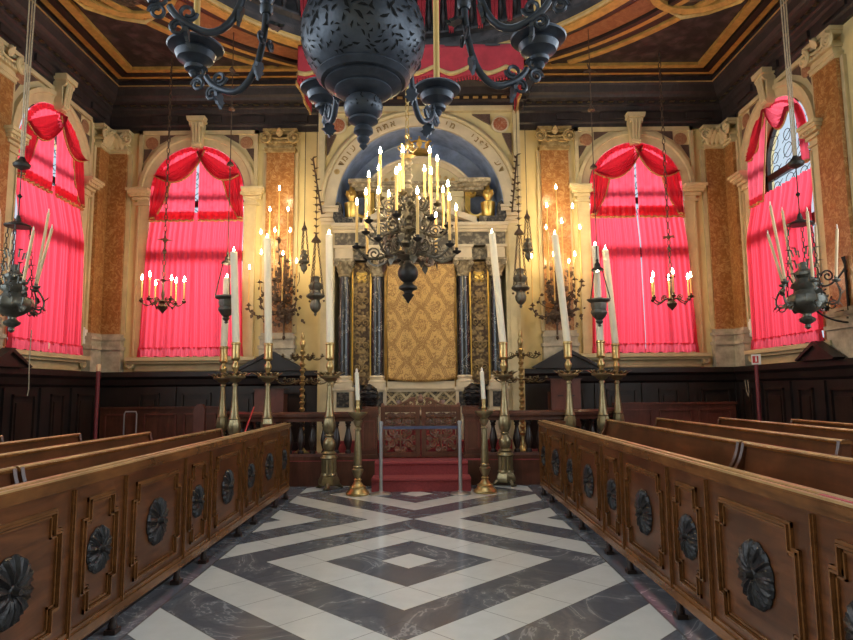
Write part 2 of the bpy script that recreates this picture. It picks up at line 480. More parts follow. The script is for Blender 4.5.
# ---- windows
def window(n, loc, rz):
    w = setting('window_%d' % n, loc, rz)
    mb = MB()
    for x0, x1, z0, z1 in ((-.92, .92, 4.08, 4.27), (-.92, .92, 5.17, 5.29), (-.92, .92, WS, WS + .09), (-.92, -.84, WS, WP), (.84, .92, WS, WP), (-.45, -.42, WS, 4.1), (.42, .45, WS, 4.1)):
        mb.bx(x0, x1, .24, .31, z0, z1)
    mb.arc_sweep([(.84, .24), (.92, .24), (.92, .31), (.84, .31)], 0, WP, 0, PI, 20)
    mb.build('frame', M['darkwood2'], w)
    mb = MB(); mb.prism([(-.9, WS + .02)] + arc(0, WP, .9, PI, 0, 20) + [(.9, WS + .02)], .268, .278); mb.build('pane', M['glass'], w)
    mb = MB()
    for i in range(-2, 2):
        for k in range(4):
            mb.tube(arc3(i * .4 + .2, 5.0 + k * .27, .10 + .03 * ((i + k) % 2), .262), .007, 4, True)
            mb.tube([(i * .4 + .05, .262, 4.9 + k * .27), (i * .4 + .38, .262, 5.1 + k * .27)], .006, 4)
    mb.build('leading', M['iron'], w)
    mb = MB(); mb.arc_sweep([(.915, 0), (.915, -.05), (.96, -.06), (1.05, -.08), (1.07, -.11), (1.14, -.11), (1.14, 0)], 0, WP, 0, PI, 28)
    mb.build('archivolt', M['stone'], w, 35)
    # spandrels
    pts = arc(0, WP, 1.135, 0, PI, 24)
    mb = MB(); mb.prism(pts + [(-1.16, WP), (-1.16, 6.58), (1.16, 6.58), (1.16, WP)], -.03, 0)
    mb.build('spandrel', M['stone'], w)
    mb = MB()
    for sx in (-1, 1): mb.box((sx * 1.13, -.05, (WP + 6.62) / 2), (.07, .06, 6.62 - WP))
    mb.box((0, -.05, 6.58), (2.33, .06, .08)); mb.build('spandrel_frame', M['stone'], w)
    for sx in (-1, 1):
        mb = MB(); mb.lathe([(.125, -.03), (.125, -.045), (.11, -.05)], 16, (sx * .93, 0, 6.38), Matrix.Rotation(PI/2, 4, 'X') @ Matrix.Scale(-1, 4, (0, 0, 1)))
        mb.build('roundel', M['rosemarble'], w)
        mb = MB()
        for tri in (((.48, 6.54), (.78, 6.54), (.78, 6.36)), ((1.09, 5.98), (1.09, 6.26), (.92, 6.26))):
            mb.prism([(sx * a, b) for a, b in tri], -.04, -.02)
        mb.build('inlay', M['darkred'], w)
    # keystone
    mb = MB(); mb.prism([(-.09, 6.24), (.09, 6.24), (.13, 6.76), (-.13, 6.76)], -.2, 0)
    mb.prism([(-.16, 6.74), (.16, 6.74), (.18, 6.83), (-.18, 6.83)], -.3, 0)
    for k in (-1, 0, 1):
        mb.tube([(k * .05, -.21, 6.28), (k * .056, -.24, 6.5), (k * .065, -.27, 6.70)], .025, 6)
    mb.tube([(-.13, -.22, 6.70), (.13, -.22, 6.70)], .06, 8); mb.tube([(-.09, -.19, 6.3), (.09, -.19, 6.3)], .045, 8)
    mb.build('keystone', M['stone'], w, 35)
    for sx in (-1, 1):
        mb = MB()
        for k, (z, e, h) in enumerate(((5.13, .0, .04), (5.24, .03, .05), (5.30, .08, .05), (5.35, .12, .05), (5.40, .15, .05))):
            mb.box((sx * (1.06 + e * .35), -.05 - e / 2, z), (.29 + e * .9, .10 + e, h))
        mb.box((sx * 1.04, -.04, 5.19), (.23, .08, .09))
        for k in range(5): mb.box((sx * 1.04 + (k - 2) * .075, -.17, 5.315), (.035, .05, .05))
        mb.build('impost', M['stone'], w)
        mb = MB(); mb.box((sx * 1.03, -.03, (WS + 5.13) / 2), (.23, .06, 5.13 - WS))
        for dx in (-.095, .095): mb.box((sx * 1.03 + dx, -.065, (WS + 5.1) / 2), (.03, .03, 5.05 - WS))
        mb.build('jamb', M['stone'], w)
        mb = MB(); mb.tube(spiral((sx * 1.16, -.1, 2.03), .085, 1.6, a0=PI/2, sgn=sx), [.03] * 19, 6)
        mb.box((sx * 1.16, -.05, 2.1), (.16, .1, .12)); mb.build('bracket', M['stone'], w, 40)
    mb = MB(); mb.box((0, -.09, 2.12), (2.44, .22, .07)); mb.box((0, -.07, 2.06), (2.36, .14, .05)); mb.box((0, -.02, 1.97), (2.2, .05, .14))
    mb.build('sill', M['stone'], w)
    return w
def arc3(cx, cz, r, y, n=10): return [(cx + r * math.cos(2*PI*i/n), y, cz + r * math.sin(2*PI*i/n)) for i in range(n)]

WIN = [((-4.28, D, 0), 0), ((4.28, D, 0), 0), ((-W, 10.2, 0), PI / 2), ((W, 10.2, 0), -PI / 2)]
for i, (l, r) in enumerate(WIN): window(i + 1, l, r)
for k, y in enumerate(SIDEY[1:]):             # plain windows further down the hall, beside and behind the camera
    for s in (-1, 1):
        w = setting('window_%d' % (5 + 2 * k + (s > 0)), (s * W, y, 0), -s * PI / 2)
        mb = MB()
        for x0, x1, z0, z1 in ((-.04, .04, WS, WP + .9), (-.92, .92, 4.08, 4.27), (-.92, .92, WS, WS + .09)): mb.bx(x0, x1, .24, .31, z0, z1)
        mb.build('frame', M['darkwood2'], w)
        mb = MB(); mb.prism([(-.9, WS + .02)] + arc(0, WP, .9, PI, 0, 20) + [(.9, WS + .02)], .268, .278); mb.build('pane', M['glass'], w)

# ---- pilasters
def pilaster(n, loc, rz, half=0, w=.54):
    """half: 0 whole; -1 / +1 only the part left / right of the corner (shaft runs from the corner outwards)"""
    p = setting('trim_%d' % n, loc, rz)
    x0, x1 = (-w/2, w/2) if half == 0 else ((0, .46) if half > 0 else (-.46, 0))
    mb = MB()
    for z0, z1, e, d in ((1.88, 2.30, .06, .16), (2.30, 2.36, .08, .19), (2.36, 2.48, .05, .15), (2.48, 2.54, .07, .17), (2.54, 2.60, .04, .14)):
        mb.bx(x0 - (e if x0 else 0), x1 + (e if x1 else 0), -d, 0, z0, z1)
    mb.build('base', M['greystone'], p)
    mb = MB(); mb.bx(x0, x1, -.11, 0, 2.60, 6.16); mb.build('shaft', M['orange'], p)
    mb = MB(); mb.bx(x0 - (.07 if x0 else 0), x1 + (.07 if x1 else 0), -.05, 0, 2.6, 6.16); mb.build('backing_strip', M['stone'], p)
    mb = MB()
    mb.bx(x0 - .02, x1 + .02, -.14, 0, 6.14, 6.20); mb.bx(x0 - .035, x1 + .035, -.16, 0, 6.20, 6.23)
    mb.bx(x0 + .02, x1 - .02, -.13, 0, 6.23, 6.42)
    mb.bx(x0 - .02, x1 + .02, -.19, 0, 6.31, 6.36)
    nn = 7
    for k in range(nn): mb.ball((x0 + .05 + (x1 - x0 - .1) * k / (nn - 1), -.18, 6.335), .03, 6)
    mb.bx(x0 - .06, x1 + .06, -.20, 0, 6.54, 6.60); mb.bx(x0 - .03, x1 + .03, -.16, 0, 6.49, 6.54)
    for s, xx in ((-1, x0), (1, x1)):
        if half and xx == 0: continue
        c = (xx + s * .01, -.21, 6.41)
        mb.tube(spiral(c, .12, 2.2, a0=PI/2, sgn=s, n=26), [.03 - .0006 * i for i in range(27)], 6)
        mb.ball(c, .04, 8)
    if half:
        for k in range(5): mb.leaf((x0 + .03 + .085 * k, -.15, 6.21), (0, -.45, 1), .26, w=.3, th=.25)
        for k in range(4): mb.leaf((x0 + .07 + .085 * k, -.16, 6.32), (0, -.5, 1), .22, w=.3, th=.25)
        mb.ball(((x0 + x1) / 2, -.2, 6.55), .05, 8); mb.tube(spiral(((0.03 if x0 == 0 else -.03), -.22, 6.42), .10, 1.8, a0=PI/2, sgn=(-1 if x0 == 0 else 1), n=22), .028, 6)
    else:
        mb.leaf((0, -.2, 6.42), (0, -.3, 1), .17); mb.ball((0, -.22, 6.55), .05, 8)
        mb.tube(bez((-.2, -.18, 6.44), (-.08, -.19, 6.38), (.08, -.19, 6.38), (.2, -.18, 6.44)), .022, 6)
    mb.build('capital', M['goldcap'] if n < 3 else M['stone'], p, 40)
    return p
pilaster(1, (-2.66, D, 0), 0); pilaster(2, (2.70, D, 0), 0)
pilaster(3, (-W, D, 0), 0, 1); pilaster(4, (-W, D, 0), PI / 2, -1)
pilaster(5, (W, D, 0), 0, -1); pilaster(6, (W, D, 0), -PI / 2, 1)
pilaster(7, (-W, 8.76, 0), PI / 2); pilaster(8, (W, 8.76, 0), -PI / 2)

# ---- cornice
LP = [(-1.84, D), (-W, D), (-W, RY)]; RP = [(W, RY), (W, D), (1.96, D)]
cp = [(0, 6.6), (.05, 6.6), (.05, 6.70), (.08, 6.73), (.08, 6.92), (.12, 6.95), (.13, 7.02), (.16, 7.04), (.16, 7.12), (.24, 7.16), (.26, 7.2), (.30, 7.24), (.33, 7.36), (.36, 7.40), (.36, 7.5), (0, 7.5)]
for nm, P in (('trim_9', LP), ('trim_10', RP)):
    mb = MB(); mb.sweep(cp, P); c = struct(mb.build(nm, M['cornice']))
    mb = MB(); mb.sweep([(.36, 7.395), (.375, 7.395), (.375, 7.415), (.36, 7.415)], P)
    mb.build('gold_fillet', M['goldline'], c)
    mb = MB()
    for (a, b) in zip(P, P[1:]):
        a, b = Vector((*a, 0)), Vector((*b, 0)); d = (b - a).normalized(); nv = Vector((-d.y, d.x, 0)); L = (b - a).length
        k = .3
        while k < L - .25:
            q = a + d * k + nv * .185
            mb.box((q.x, q.y, 7.085), (.10, .05, .014), math.atan2(d.y, d.x)); k += .2
    mb.build('dentil', M['brassdark'], c)
    mb = MB()
    for (a, b) in zip(P, P[1:]):
        a, b = Vector((*a, 0)), Vector((*b, 0)); d = (b - a).normalized(); nv = Vector((-d.y, d.x, 0)); L = (b - a).length
        k = .55
        while k < L - .4:
            q = a + d * k + nv * .10
            mb.box((q.x, q.y, 6.83), (.5, .05, .12), math.atan2(d.y, d.x)); k += .85
    mb.build('frieze_block', M['cornice'], c)
# cornice over the ark bay
bay = [(-1.84, D), (-1.84, 11.6), (1.96, 11.6), (1.96, D)][::-1]
mb = MB(); mb.sweep([(0, 6.88), (.08, 6.88), (.08, 6.96), (.14, 6.99), (.14, 7.06), (.2, 7.08), (.24, 7.2), (.3, 7.3), (.34, 7.5), (0, 7.5)], bay)
c = struct(mb.build('trim_11', M['cornice']))
mb = MB()
for k in range(21): mb.box((-1.84 + .1 + k * .18, 11.6 - .16, 7.025), (.10, .05, .03))
mb.build('dentil', M['goldline'], c)

# ---- wainscot
wp = [(0, 0), (.16, 0), (.16, .14), (.12, .16), (.12, 1.60), (.17, 1.64), (.19, 1.74), (.25, 1.79), (.25, 1.88), (0, 1.88)]
for nm, P in (('trim_12', LP), ('trim_13', RP)):
    mb = MB(); mb.sweep(wp, P); c = struct(mb.build(nm, M['darkwood']))
    for (a, b) in zip(P, P[1:]):
        a, b = Vector((*a, 0)), Vector((*b, 0)); d = (b - a).normalized(); nv = Vector((-d.y, d.x, 0)); L = (b - a).length
        k = .55; i = 0; rot = math.atan2(d.y, d.x)
        while k < L - .4:
            q = a + d * k + nv * .13
            if RY + .5 < q.y and q.y > 4:
                mb = MB()
                wd = .52 if i % 2 == 0 else .34
                Mx = Matrix.Translation((q.x, q.y, 0)) @ Matrix.Rotation(rot, 4, 'Z')
                def bxl(x, z, w, h, dd):
                    mb.box(Mx @ Vector((x, 0, z)), (w, dd, h), rot)
                for sx in (-1, 1): bxl(sx * wd / 2, 1.0, .035, .95, .05)
                for z in (.53, 1.47): bxl(0, z, wd + .035, .035, .05)
                bxl(0, 1.0, wd - .14, .72, .03)
                mb.build('panel', M['darkwood2'], c)
                mb = MB(); q2 = Mx @ Vector((-.44, 0, .88)); mb.box(q2, (.13, .06, 1.42), rot); mb.build('stile', M['darkwood'], c)
            k += .88; i += 1
# pediments over stall places on the panelling
def pediment(label, loc, rz, k=1.0):
    o = MB()
    o.prism([(-.56, 0), (.56, 0), (.56, .04), (0, .30), (-.56, .04)], -.34, -.21)
    o.prism([(-.64, .03), (-.60, .0), (0, .30), (.60, .0), (.64, .03), (0, .38)], -.38, -.21)
    ob = o.build('pediment', M['darkwood']); ob.location = loc; ob.rotation_euler = (0, 0, rz); ob.scale = (k, 1, k)
    tag(ob, label, 'pediment')
pediment('dark wooden triangular pediment on the panelling behind the left thin brass candelabrum', (-2.72, D - .001, 1.88), 0)
pediment('dark wooden triangular pediment on the panelling behind the right thin brass candelabrum', (2.76, D - .001, 1.88), 0)
pediment('dark triangular pediment on the panelling under the window of the left wall', (-W + .001, 9.0, 1.88), PI / 2, .72)
pediment('dark triangular pediment on the panelling under the window of the right wall', (W - .001, 9.1, 1.88), -PI / 2, .72)

# ---- ceiling with the oval opening of the gallery above
EA, EB, EC = 4.0, 4.6, 6.15
def ell(a, b, t): return Vector((a * math.cos(t), EC + b * math.sin(t), 0))
angs = sorted([2 * PI * i / 72 for i in range(72)] + [math.atan2(cy - EC, cx) % (2 * PI) for cx in (-W, W) for cy in (RY, D)])
mb = MB(); r0 = []
for t in angs:
    dx, dy = math.cos(t), math.sin(t)
    k = min((W / abs(dx)) if abs(dx) > 1e-6 else 1e9, ((D - EC) / dy) if dy > 1e-6 else (((RY - EC) / dy) if dy < -1e-6 else 1e9))
    te = math.atan2(dy / EB, dx / EA)
    pi_, po = ell(EA, EB, te), Vector((dx * k, EC + dy * k, 0))
    r0.append([mb.bm.verts.new((p.x, p.y, z)) for p, z in ((pi_, CZ), (po, CZ), (po, CZ + .2), (pi_, CZ + .2))])
for a, b in zip(r0, r0[1:] + r0[:1]):
    for i in range(4):
        j = (i + 1) % 4
        mb.bm.faces.new((a[i], a[j], b[j], b[i]))
ce = struct(mb.build('ceiling', M['ceil']))
def ring(name, mat, a1, b1, a2, b2, z0, z1, ymax=11.06, xmax=5.2, ymin=4):
    mb = MB(); n = 120; prev = None
    for i in range(n + 1):
        t = PI * i / n
        p, q = ell(a1, b1, t), ell(a2, b2, t)
        if q.y > ymax or abs(q.x) > xmax or q.y < ymin: prev = None; continue
        cur = [mb.bm.verts.new(v) for v in ((p.x, p.y, z1), (p.x, p.y, z0), (q.x, q.y, z0), (q.x, q.y, z1))]
        if prev:
            for k in range(4):
                j = (k + 1) % 4
                mb.bm.faces.new((prev[k], prev[j], cur[j], cur[k]))
        prev = cur
    return mb.build(name, mat, ce)
ring('oval_lip', M['gild'], 3.99, 4.59, 4.18, 4.77, 7.40, 7.52)
ring('oval_bead', M['goldline'], 3.96, 4.56, 3.99, 4.59, 7.42, 7.46)
ring('oval_moulding', M['darkwood2'], 4.18, 4.77, 4.36, 4.88, 7.44, 7.52)
ring('marbled_band', M['bandmarble'], 4.42, 4.93, 4.86, 5.22, 7.47, 7.52)
ring('oval_moulding', M['darkwood2'], 4.88, 5.24, 4.98, 5.32, 7.42, 7.52)
ring('gilt_band', M['gild'], 4.98, 5.32, 5.10, 5.42, 7.43, 7.52)
ring('oval_moulding', M['darkwood2'], 5.11, 5.43, 5.30, 5.56, 7.45, 7.52)
ring('gilt_band', M['gild'], 5.32, 5.58, 5.46, 5.68, 7.42, 7.52, 11.06, 5.34)
for name, mat, ix, iy, w, z0 in (('border_band', 'gild', .46, .58, .12, 7.44), ('border_moulding', 'darkwood2', .58, .69, .12, 7.42), ('inner_border_band', 'gild', .73, .77, .15, 7.44)):
    mb = MB(); ox, oy = W - ix, D - iy
    mb.sweep([(0, z0), (w, z0), (w, 7.52), (0, 7.52)], [(ox, RY + 1), (ox, oy), (-ox, oy), (-ox, RY + 1)])
    mb.build(name, M[mat], ce)
for s in (-1, 1):                                # round carved medallions in the corners of the ceiling
    mb = MB(); n = 28; rings = []
    for i in range(n):
        a = 2 * PI * i / n
        rings.append([mb.bm.verts.new((s * 4.30 + r * math.cos(a) * 1.15, 8.72 + r * math.sin(a), z)) for r, z in ((.56, 7.5), (.56, 7.4), (.66, 7.38), (.70, 7.5))])
    for a, b in zip(rings, rings[1:] + rings[:1]):
        for i in range(4):
            j = (i + 1) % 4
            mb.bm.faces.new((a[i], a[j], b[j], b[i]))
    mb.build('medallion_ring', M['gild'], ce, 40)
    mb = MB(); mb.lathe([(.52, 7.51), (.45, 7.44), (.2, 7.40), (.02, 7.38)], 20, (s * 4.30, 8.72, 0)); mb.build('medallion', M['darkrelief'], ce, 40)
    mb = MB()
    mb.tube([Vector((s * x, y, 7.46)) for x, y in ((4.0, 9.35), (4.3, 9.52), (4.7, 9.42), (5.05, 9.1), (5.2, 8.6))], [.05, .09, .07, .09, .04], 8, flat=.5)
    mb.build('gilt_scroll', M['gild'], ce, 40)

# ---- women's gallery round the oval, seen through the opening
ga = setting('trim_14')
mb = MB(); n = 90; rings = []
for i in range(n):
    t = 2 * PI * i / n
    rings.append([mb.bm.verts.new((*ell(a, b, t).xy, z)) for a, b, z in ((4.0, 4.6, 7.5), (3.97, 4.57, 7.62), (4.03, 4.63, 7.66), (4.03, 4.63, 7.82), (3.97, 4.57, 7.88), (3.97, 4.57, 7.92), (4.15, 4.75, 7.92), (4.15, 4.75, 7.5))])
for a, b in zip(rings, rings[1:] + rings[:1]):
    for i in range(8):
        j = (i + 1) % 8
        mb.bm.faces.new((a[i], a[j], b[j], b[i]))
mb.build('parapet', M['ceil'], ga)
mb = MB(); rings = []
for i in range(n):
    t = 2 * PI * i / n
    rings.append([mb.bm.verts.new((*ell(a, b, t).xy, z)) for a, b, z in ((3.95, 4.55, 8.66), (4.17, 4.77, 8.66), (4.17, 4.77, 8.76), (3.95, 4.55, 8.76))])
for a, b in zip(rings, rings[1:] + rings[:1]):
    for i in range(4):
        j = (i + 1) % 4
        mb.bm.faces.new((a[i], a[j], b[j], b[i]))
mb.build('handrail', M['ceil'], ga)
bal = None
for k in range(31):
    t = PI / 2 + (k - 15) * .064
    p = ell(4.06, 4.66, t)
    if bal is None:
        mb = MB(); mb.lathe([(.05, 0), (.05, .05), (.025, .09), (.06, .24), (.065, .34), (.03, .5), (.05, .56), (.03, .62), (.05, .70), (.05, .74)], 10)
        bal = mb.build('gallery_baluster', M['ceil'], ga, 40); bal.location = (p.x, p.y, 7.92)
    else:
        o = bal.copy(); COL.objects.link(o); o.location = (p.x, p.y, 7.92)
mb = MB(); rings = []
for i in range(n):
    t = 2 * PI * i / n
    rings.append([mb.bm.verts.new((*ell(a, b, t).xy, z)) for a, b, z in ((5.6, 6.2, 7.7), (5.6, 6.2, 11), (5.75, 6.35, 11), (5.75, 6.35, 7.7))])
for a, b in zip(rings, rings[1:] + rings[:1]):
    for i in range(4):
        j = (i + 1) % 4
        mb.bm.faces.new((a[i], a[j], b[j], b[i]))
mb.build('gallery_wall', M['ceil'], ga)
mb = MB(); mb.bx(-6.2, 6.2, -1, 13, 11, 11.15); mb.build('gallery_roof', M['ceil'], ga)
strip = None
for k in range(16):                              # red hangings tied between the gallery balusters
    t = PI / 2 + (k - 7.5) * .064 * 1.05
    p = ell(3.90, 4.50, t)
    if strip is None:
        def fs(u, v):
            x = (u - .5) * .16 * (.55 + .45 * v); return Vector((x, .02 * math.sin(u * 16), v * .72 - .12 * abs(math.sin(u * 9)) * (1 - v)))
        mb = MB(); mb.grid(fs, 10, 6); strip = sheet(mb.build('red_hanging', M['drape'], None, 60), .01)
        o = strip
    else:
        o = strip.copy(); COL.objects.link(o)
    o.location = (p.x, p.y, 7.93)
    o.rotation_euler = (0, 0, t - PI / 2)
    tag(o, 'narrow red cloth hanging between the dark balusters of the upper gallery', 'hanging', 'red hangings of the upper gallery')
# ================================================================== WINDOW CURTAINS
def window_curtain(label, loc, rz, opened=False, gap=0.0, seed=0, border=.10):
    rnd = random.Random(seed)
    t = thing('window_curtain', label, 'curtain', loc, rz, None)
    def lerp(a, b, k): return a + (b - a) * k
    for s in (-1, 1):
        ph = rnd.random() * 6
        def fp(u, v):
            z = lerp(2.32, 4.98 if not opened else 4.84, v)
            x0, x1 = gap * (.4 + .6 * v) if s > 0 else -gap * .3 * v, lerp(.99, .90, v)
            x = lerp(s * abs(x0), s * x1, u)
            f = 9
            y = lerp(-.15, -.02, max(0, min(1, (v - .72) / .25))) + .034 * math.sin(2*PI*f*u + ph + .8 * math.sin(v * 3 + ph)) + .016 * math.sin(2*PI*3.3*u + ph * 2 + v)
            return Vector((x, y, z))
        mb = MB(); mb.grid(fp, 72, 16); pn = mb.build('panel', M['curtain'], t, 80)
        def fr(u, v):
            z = lerp(2.165, 2.34, v) + .012 * math.sin(u * 31 + ph) * (1 - v)
            x = lerp(s * abs(gap * .35) * (s > 0), s * lerp(1.01, .99, v), u)
            y = -.165 + lerp(.03, .014, v) * math.sin(2*PI*13*u + ph) + .01 * math.sin(2*PI*5*u)
            return Vector((x, y, z))
        mb = MB(); mb.grid(fr, 90, 5); mb.build('ruffle', M['curtain2'], pn, 80)
    def archz(x): return WP + math.sqrt(max(.0, .90 ** 2 - x * x))
    # upper sheer layer
    for s in (-1, 1):
        if opened: continue
        ph = rnd.random() * 6
        def fv(u, v):
            x = s * lerp(.016 + .014 * (1 - v), .905, u)
            zt = archz(min(.895, abs(x))) - .01
            z = lerp(4.86, max(zt, 5.42), v)
            x = s * min(abs(x), .905 if z < WP else math.sqrt(max(0, .9**2 - (z - WP)**2)) + .005)
            y = -.065 + .02 * math.sin(2*PI*7*u + ph) - .02 * (1 - v)
            return Vector((x, y, z))
        mb = MB(); mb.grid(fv, 56, 14); vl = mb.build('valance', M['curtain'], t, 80)
        mb = MB()
        def fh(u, v):
            x = s * lerp(.04, .90, u)
            return Vector((x, -.085 + .02 * math.sin(2*PI*7*u + ph) , lerp(4.80, 4.80 + border, v) + .012 * math.sin(2*PI*7*u)))
        mb.grid(fh, 56, 3); mb.build('valance_border', M['curtain2'], vl, 80)
        mb = MB(); mb.tube([(s * lerp(.04, .90, u/28), -.095 + .02 * math.sin(2*PI*7*u/28 + ph), 4.80 + .012 * math.sin(2*PI*7*u/28)) for u in range(29)], .022, 5)
        mb.build('fringe', M['fringe'], vl, 60)
    # swags
    def swag(top, bot, yo):
        def fs(u, v):
            b = bot(u); a = top(u).lerp(b, .34 if not opened else .1)
            p = a.lerp(b, v)
            y = yo - .03 - .05 * v - .034 * math.sin(v * v * 2*PI*4.6 + u * 2.0) * (.3 + v)
            return Vector((p.x, y, p.y))
        mb = MB(); mb.grid(fs, 24, 26); sw = mb.build('swag', M['curtain2'], t, 80)
        mb = MB(); mb.tube([fs(i / 24, 1) for i in range(25)], .02, 5); mb.build('fringe', M['fringe'], sw, 60)
    def arcpt(a, r=.89): return Vector((r * math.cos(a), WP + r * math.sin(a)))
    def bz(p0, p1, p2): return lambda u: Vector(p0) * (1-u)**2 + Vector(p1) * 2*u*(1-u) + Vector(p2) * u*u
    if not opened:
        swag(lambda u: arcpt(lerp(2.80, 1.42, u)), bz((-.83, 5.70), (-.22, 5.28), (.14, 6.20)), -.07)
        swag(lambda u: arcpt(lerp(.34, 1.62, u)), bz((.83, 5.70), (.34, 5.35), (.0, 6.16)), -.09)
    else:
        swag(lambda u: arcpt(lerp(2.6, 1.75, u)), bz((-.80, 5.55), (-.50, 5.45), (-.14, 6.22)), -.07)
        swag(lambda u: arcpt(lerp(.7, 1.65, u)), bz((.50, 5.98), (.12, 5.42), (-.12, 6.2)), -.05)
    # tails
    for s in (-1, 1):
        if opened and s > 0: oz, spread = (.36, .80), .22
        else: oz, spread = (0, .80), .30
        def ft(u, v):                      # u across, v downward
            outer = Vector((.80, 5.74)).lerp(Vector((.91, 5.05)), v) if v < .8 else Vector((.888, 5.188)).lerp(Vector((.90, 4.84)), (v - .8) / .2)
            inner = Vector((.50, 5.62)).lerp(Vector((.62, 5.15)), v) if v < .8 else Vector((.596, 5.244)).lerp(Vector((.80, 4.86)), (v - .8) / .2)
            if opened:
                zz = lerp(6.16 if s < 0 else 5.95, 4.72 if s < 0 else 4.95, v)
                ox = .905 if zz < WP else math.sqrt(max(.01, .89 ** 2 - (zz - WP) ** 2))
                outer = Vector((ox, zz)); inner = Vector((min(ox - .05, lerp(.12, .46, v) if s < 0 else lerp(.66, .78, v)), zz - .05 * u))
            p = inner.lerp(outer, u)
            return Vector((s * p.x, -.105 + .03 * math.sin(u * 2*PI*3.2 + v), p.y))
        mb = MB(); mb.grid(ft, 26, 14); tl = mb.build('tail', M['curtain2'], t, 80)
        mb = MB(); mb.tube([ft(i / 20, 1) for i in range(21)] , .02, 5); mb.tube([ft(0, i / 12) for i in range(13)], .016, 5)
        mb.build('fringe', M['fringe'], tl, 60)
    # gathered pelmet along the arch
    def fg(u, v):
        a = lerp(.12, PI - .12, u); r = lerp(.80, .905, v)
        return Vector((r * math.cos(a), -.05 - .03 * math.sin(u * 2*PI*26) * (1 - v) - .02, WP + r * math.sin(a)))
    mb = MB(); mb.grid(fg, 130, 4); mb.build('gathered_heading', M['curtain2'], t, 80)
    return t
window_curtain('pink-red draped curtain on the window left of the ark, in the end wall', WIN[0][0], 0, gap=.004, seed=1)
window_curtain('pink-red draped curtain on the window right of the ark, in the end wall', WIN[1][0], 0, gap=.022, seed=2, border=.22)
window_curtain('red draped curtain on the window of the left side wall', WIN[2][0], PI/2, gap=.01, seed=3)
window_curtain('red curtain pulled aside at the top showing bare panes, right side wall', WIN[3][0], -PI/2, opened=True, gap=.03, seed=4)

# ================================================================== ARK BAY
FLATM = Matrix(((1,0,0,0),(0,0,1,0),(0,1,0,0),(0,0,0,1)))   # prism polygon lies in XY, extruded in Z
FACE = Matrix.Rotation(PI/2, 4, 'X') @ Matrix.Scale(-1, 4, (0, 0, 1))   # lathe axis along Y
BY, ASP, AR = 11.6, 4.93, 1.60
b = setting('trim_15', (AX, BY, 0))
mb = MB(); wall_with_arches(mb, -1.90, 1.90, 0, CZ, [(0, AR, .2, ASP)], 0, .8); mb.build('surround', M['plaster'], b)
mb = MB(); mb.bx(-1.9, 1.9, .8, .95, 0, CZ); mb.build('niche_back', M['blue'], b)
mb = MB(); mb.arc_sweep([(AR - .002, .03), (AR - .012, .03), (AR - .012, .82), (AR - .002, .82)], 0, ASP, 0, PI, 40)
for s in (-1, 1): mb.bx(min(s * (AR - .002), s * (AR - .012)), max(s * (AR - .002), s * (AR - .012)), .35, .82, 4.6, ASP)
mb.build('niche_lining', M['blue'], b)
mb = MB(); mb.arc_sweep([(AR - .01, 0), (AR - .01, -.04), (AR + .01, -.05), (AR + .2, -.05), (AR + .22, -.03), (AR + .22, 0)], 0, ASP, 0, PI, 48)
band = mb.build('inscription_band', M['cream'], b, 40)
mb = MB(); mb.arc_sweep([(AR + .215, 0), (AR + .215, -.09), (AR + .25, -.12), (AR + .29, -.10), (AR + .33, -.03), (AR + .33, 0)], 0, ASP, .10, PI - .10, 44); mb.build('archivolt', M['stone'], b, 40)
mb = MB()
for s in (-1, 1): mb.box((s * 1.85, -.05, 5.95), (.12, .1, 1.86))
mb.box((0, -.05, 6.84), (3.82, .1, .10)); mb.build('frame', M['stone'], b)
for s in (-1, 1):
    mb = MB(); mb.lathe([(.165, -.05), (.165, -.075), (.14, -.085), (.135, -.06)], 24, (s * 1.55, 0, 6.53), FACE); rg = mb.build('roundel_ring', M['cream'], b, 40)
    mb = MB(); mb.lathe([(.134, -.05), (.134, -.07), (.12, -.075)], 24, (s * 1.55, 0, 6.53), FACE); mb.build('roundel', M['redmarble'], rg, 40)
    for tri in (((1.02, 6.74), (1.36, 6.74), (1.36, 6.53)), ((1.76, 5.94), (1.76, 6.36), (1.58, 6.36))):
        mb = MB(); mb.prism([(s * p, q) for p, q in tri], -.05, 0); mb.build('inlay', M['darkred'], b)
    # impost
    mb = MB()
    for z, e, h in ((4.62, .02, .06), (4.69, .05, .07), (4.77, .09, .07), (4.85, .13, .07), (4.91, .16, .04)):
        mb.box((s * (AR + .10), .02 - e / 2, z), (.30 + e * .5, .1 + e, h))
    mb.build('impost', M['cream'], b)
    mb = MB(); mb.box((s * (AR + .12), -.02, 2.6), (.25, .08, 4.0)); mb.box((s * (AR + .12), -.07, 2.6), (.12, .03, 3.7)); mb.build('jamb', M['stone'], b)
# carved inscription
def glyph(ch, size):
    cu = bpy.data.curves.new('glyph', 'FONT'); cu.body = ch; cu.size = size; cu.extrude = .004; cu.offset = .0035; cu.align_x = 'CENTER'
    ob = bpy.data.objects.new('glyph', cu); COL.objects.link(ob)
    bpy.context.view_layer.update()
    me = bpy.data.meshes.new_from_object(ob.evaluated_get(bpy.context.evaluated_depsgraph_get()))
    bpy.data.objects.remove(ob); bpy.data.curves.remove(cu)
    return me
bm = bmesh.new()
for word, ang, step in (('דע', 27, 4.6), ('לפני', 48, 3.7), ('מי', 70, 4.2), ('אתה', 112, 4.8), ('עומד', 144, 4.2)):
    for i, ch in enumerate(word):
        A = math.radians(ang + (i - (len(word) - 1) / 2) * step)
        me = glyph(ch, .16)
        rad, tan = Vector((math.cos(A), 0, math.sin(A))), Vector((math.sin(A), 0, -math.cos(A)))
        o = rad * (AR + .055) + Vector((0, -.054, ASP))
        T = Matrix(((tan.x, rad.x, 0, o.x), (0, 0, -1, o.y), (tan.z, rad.z, 0, o.z), (0, 0, 0, 1)))
        me.transform(T); bm.from_mesh(me); bpy.data.meshes.remove(me)
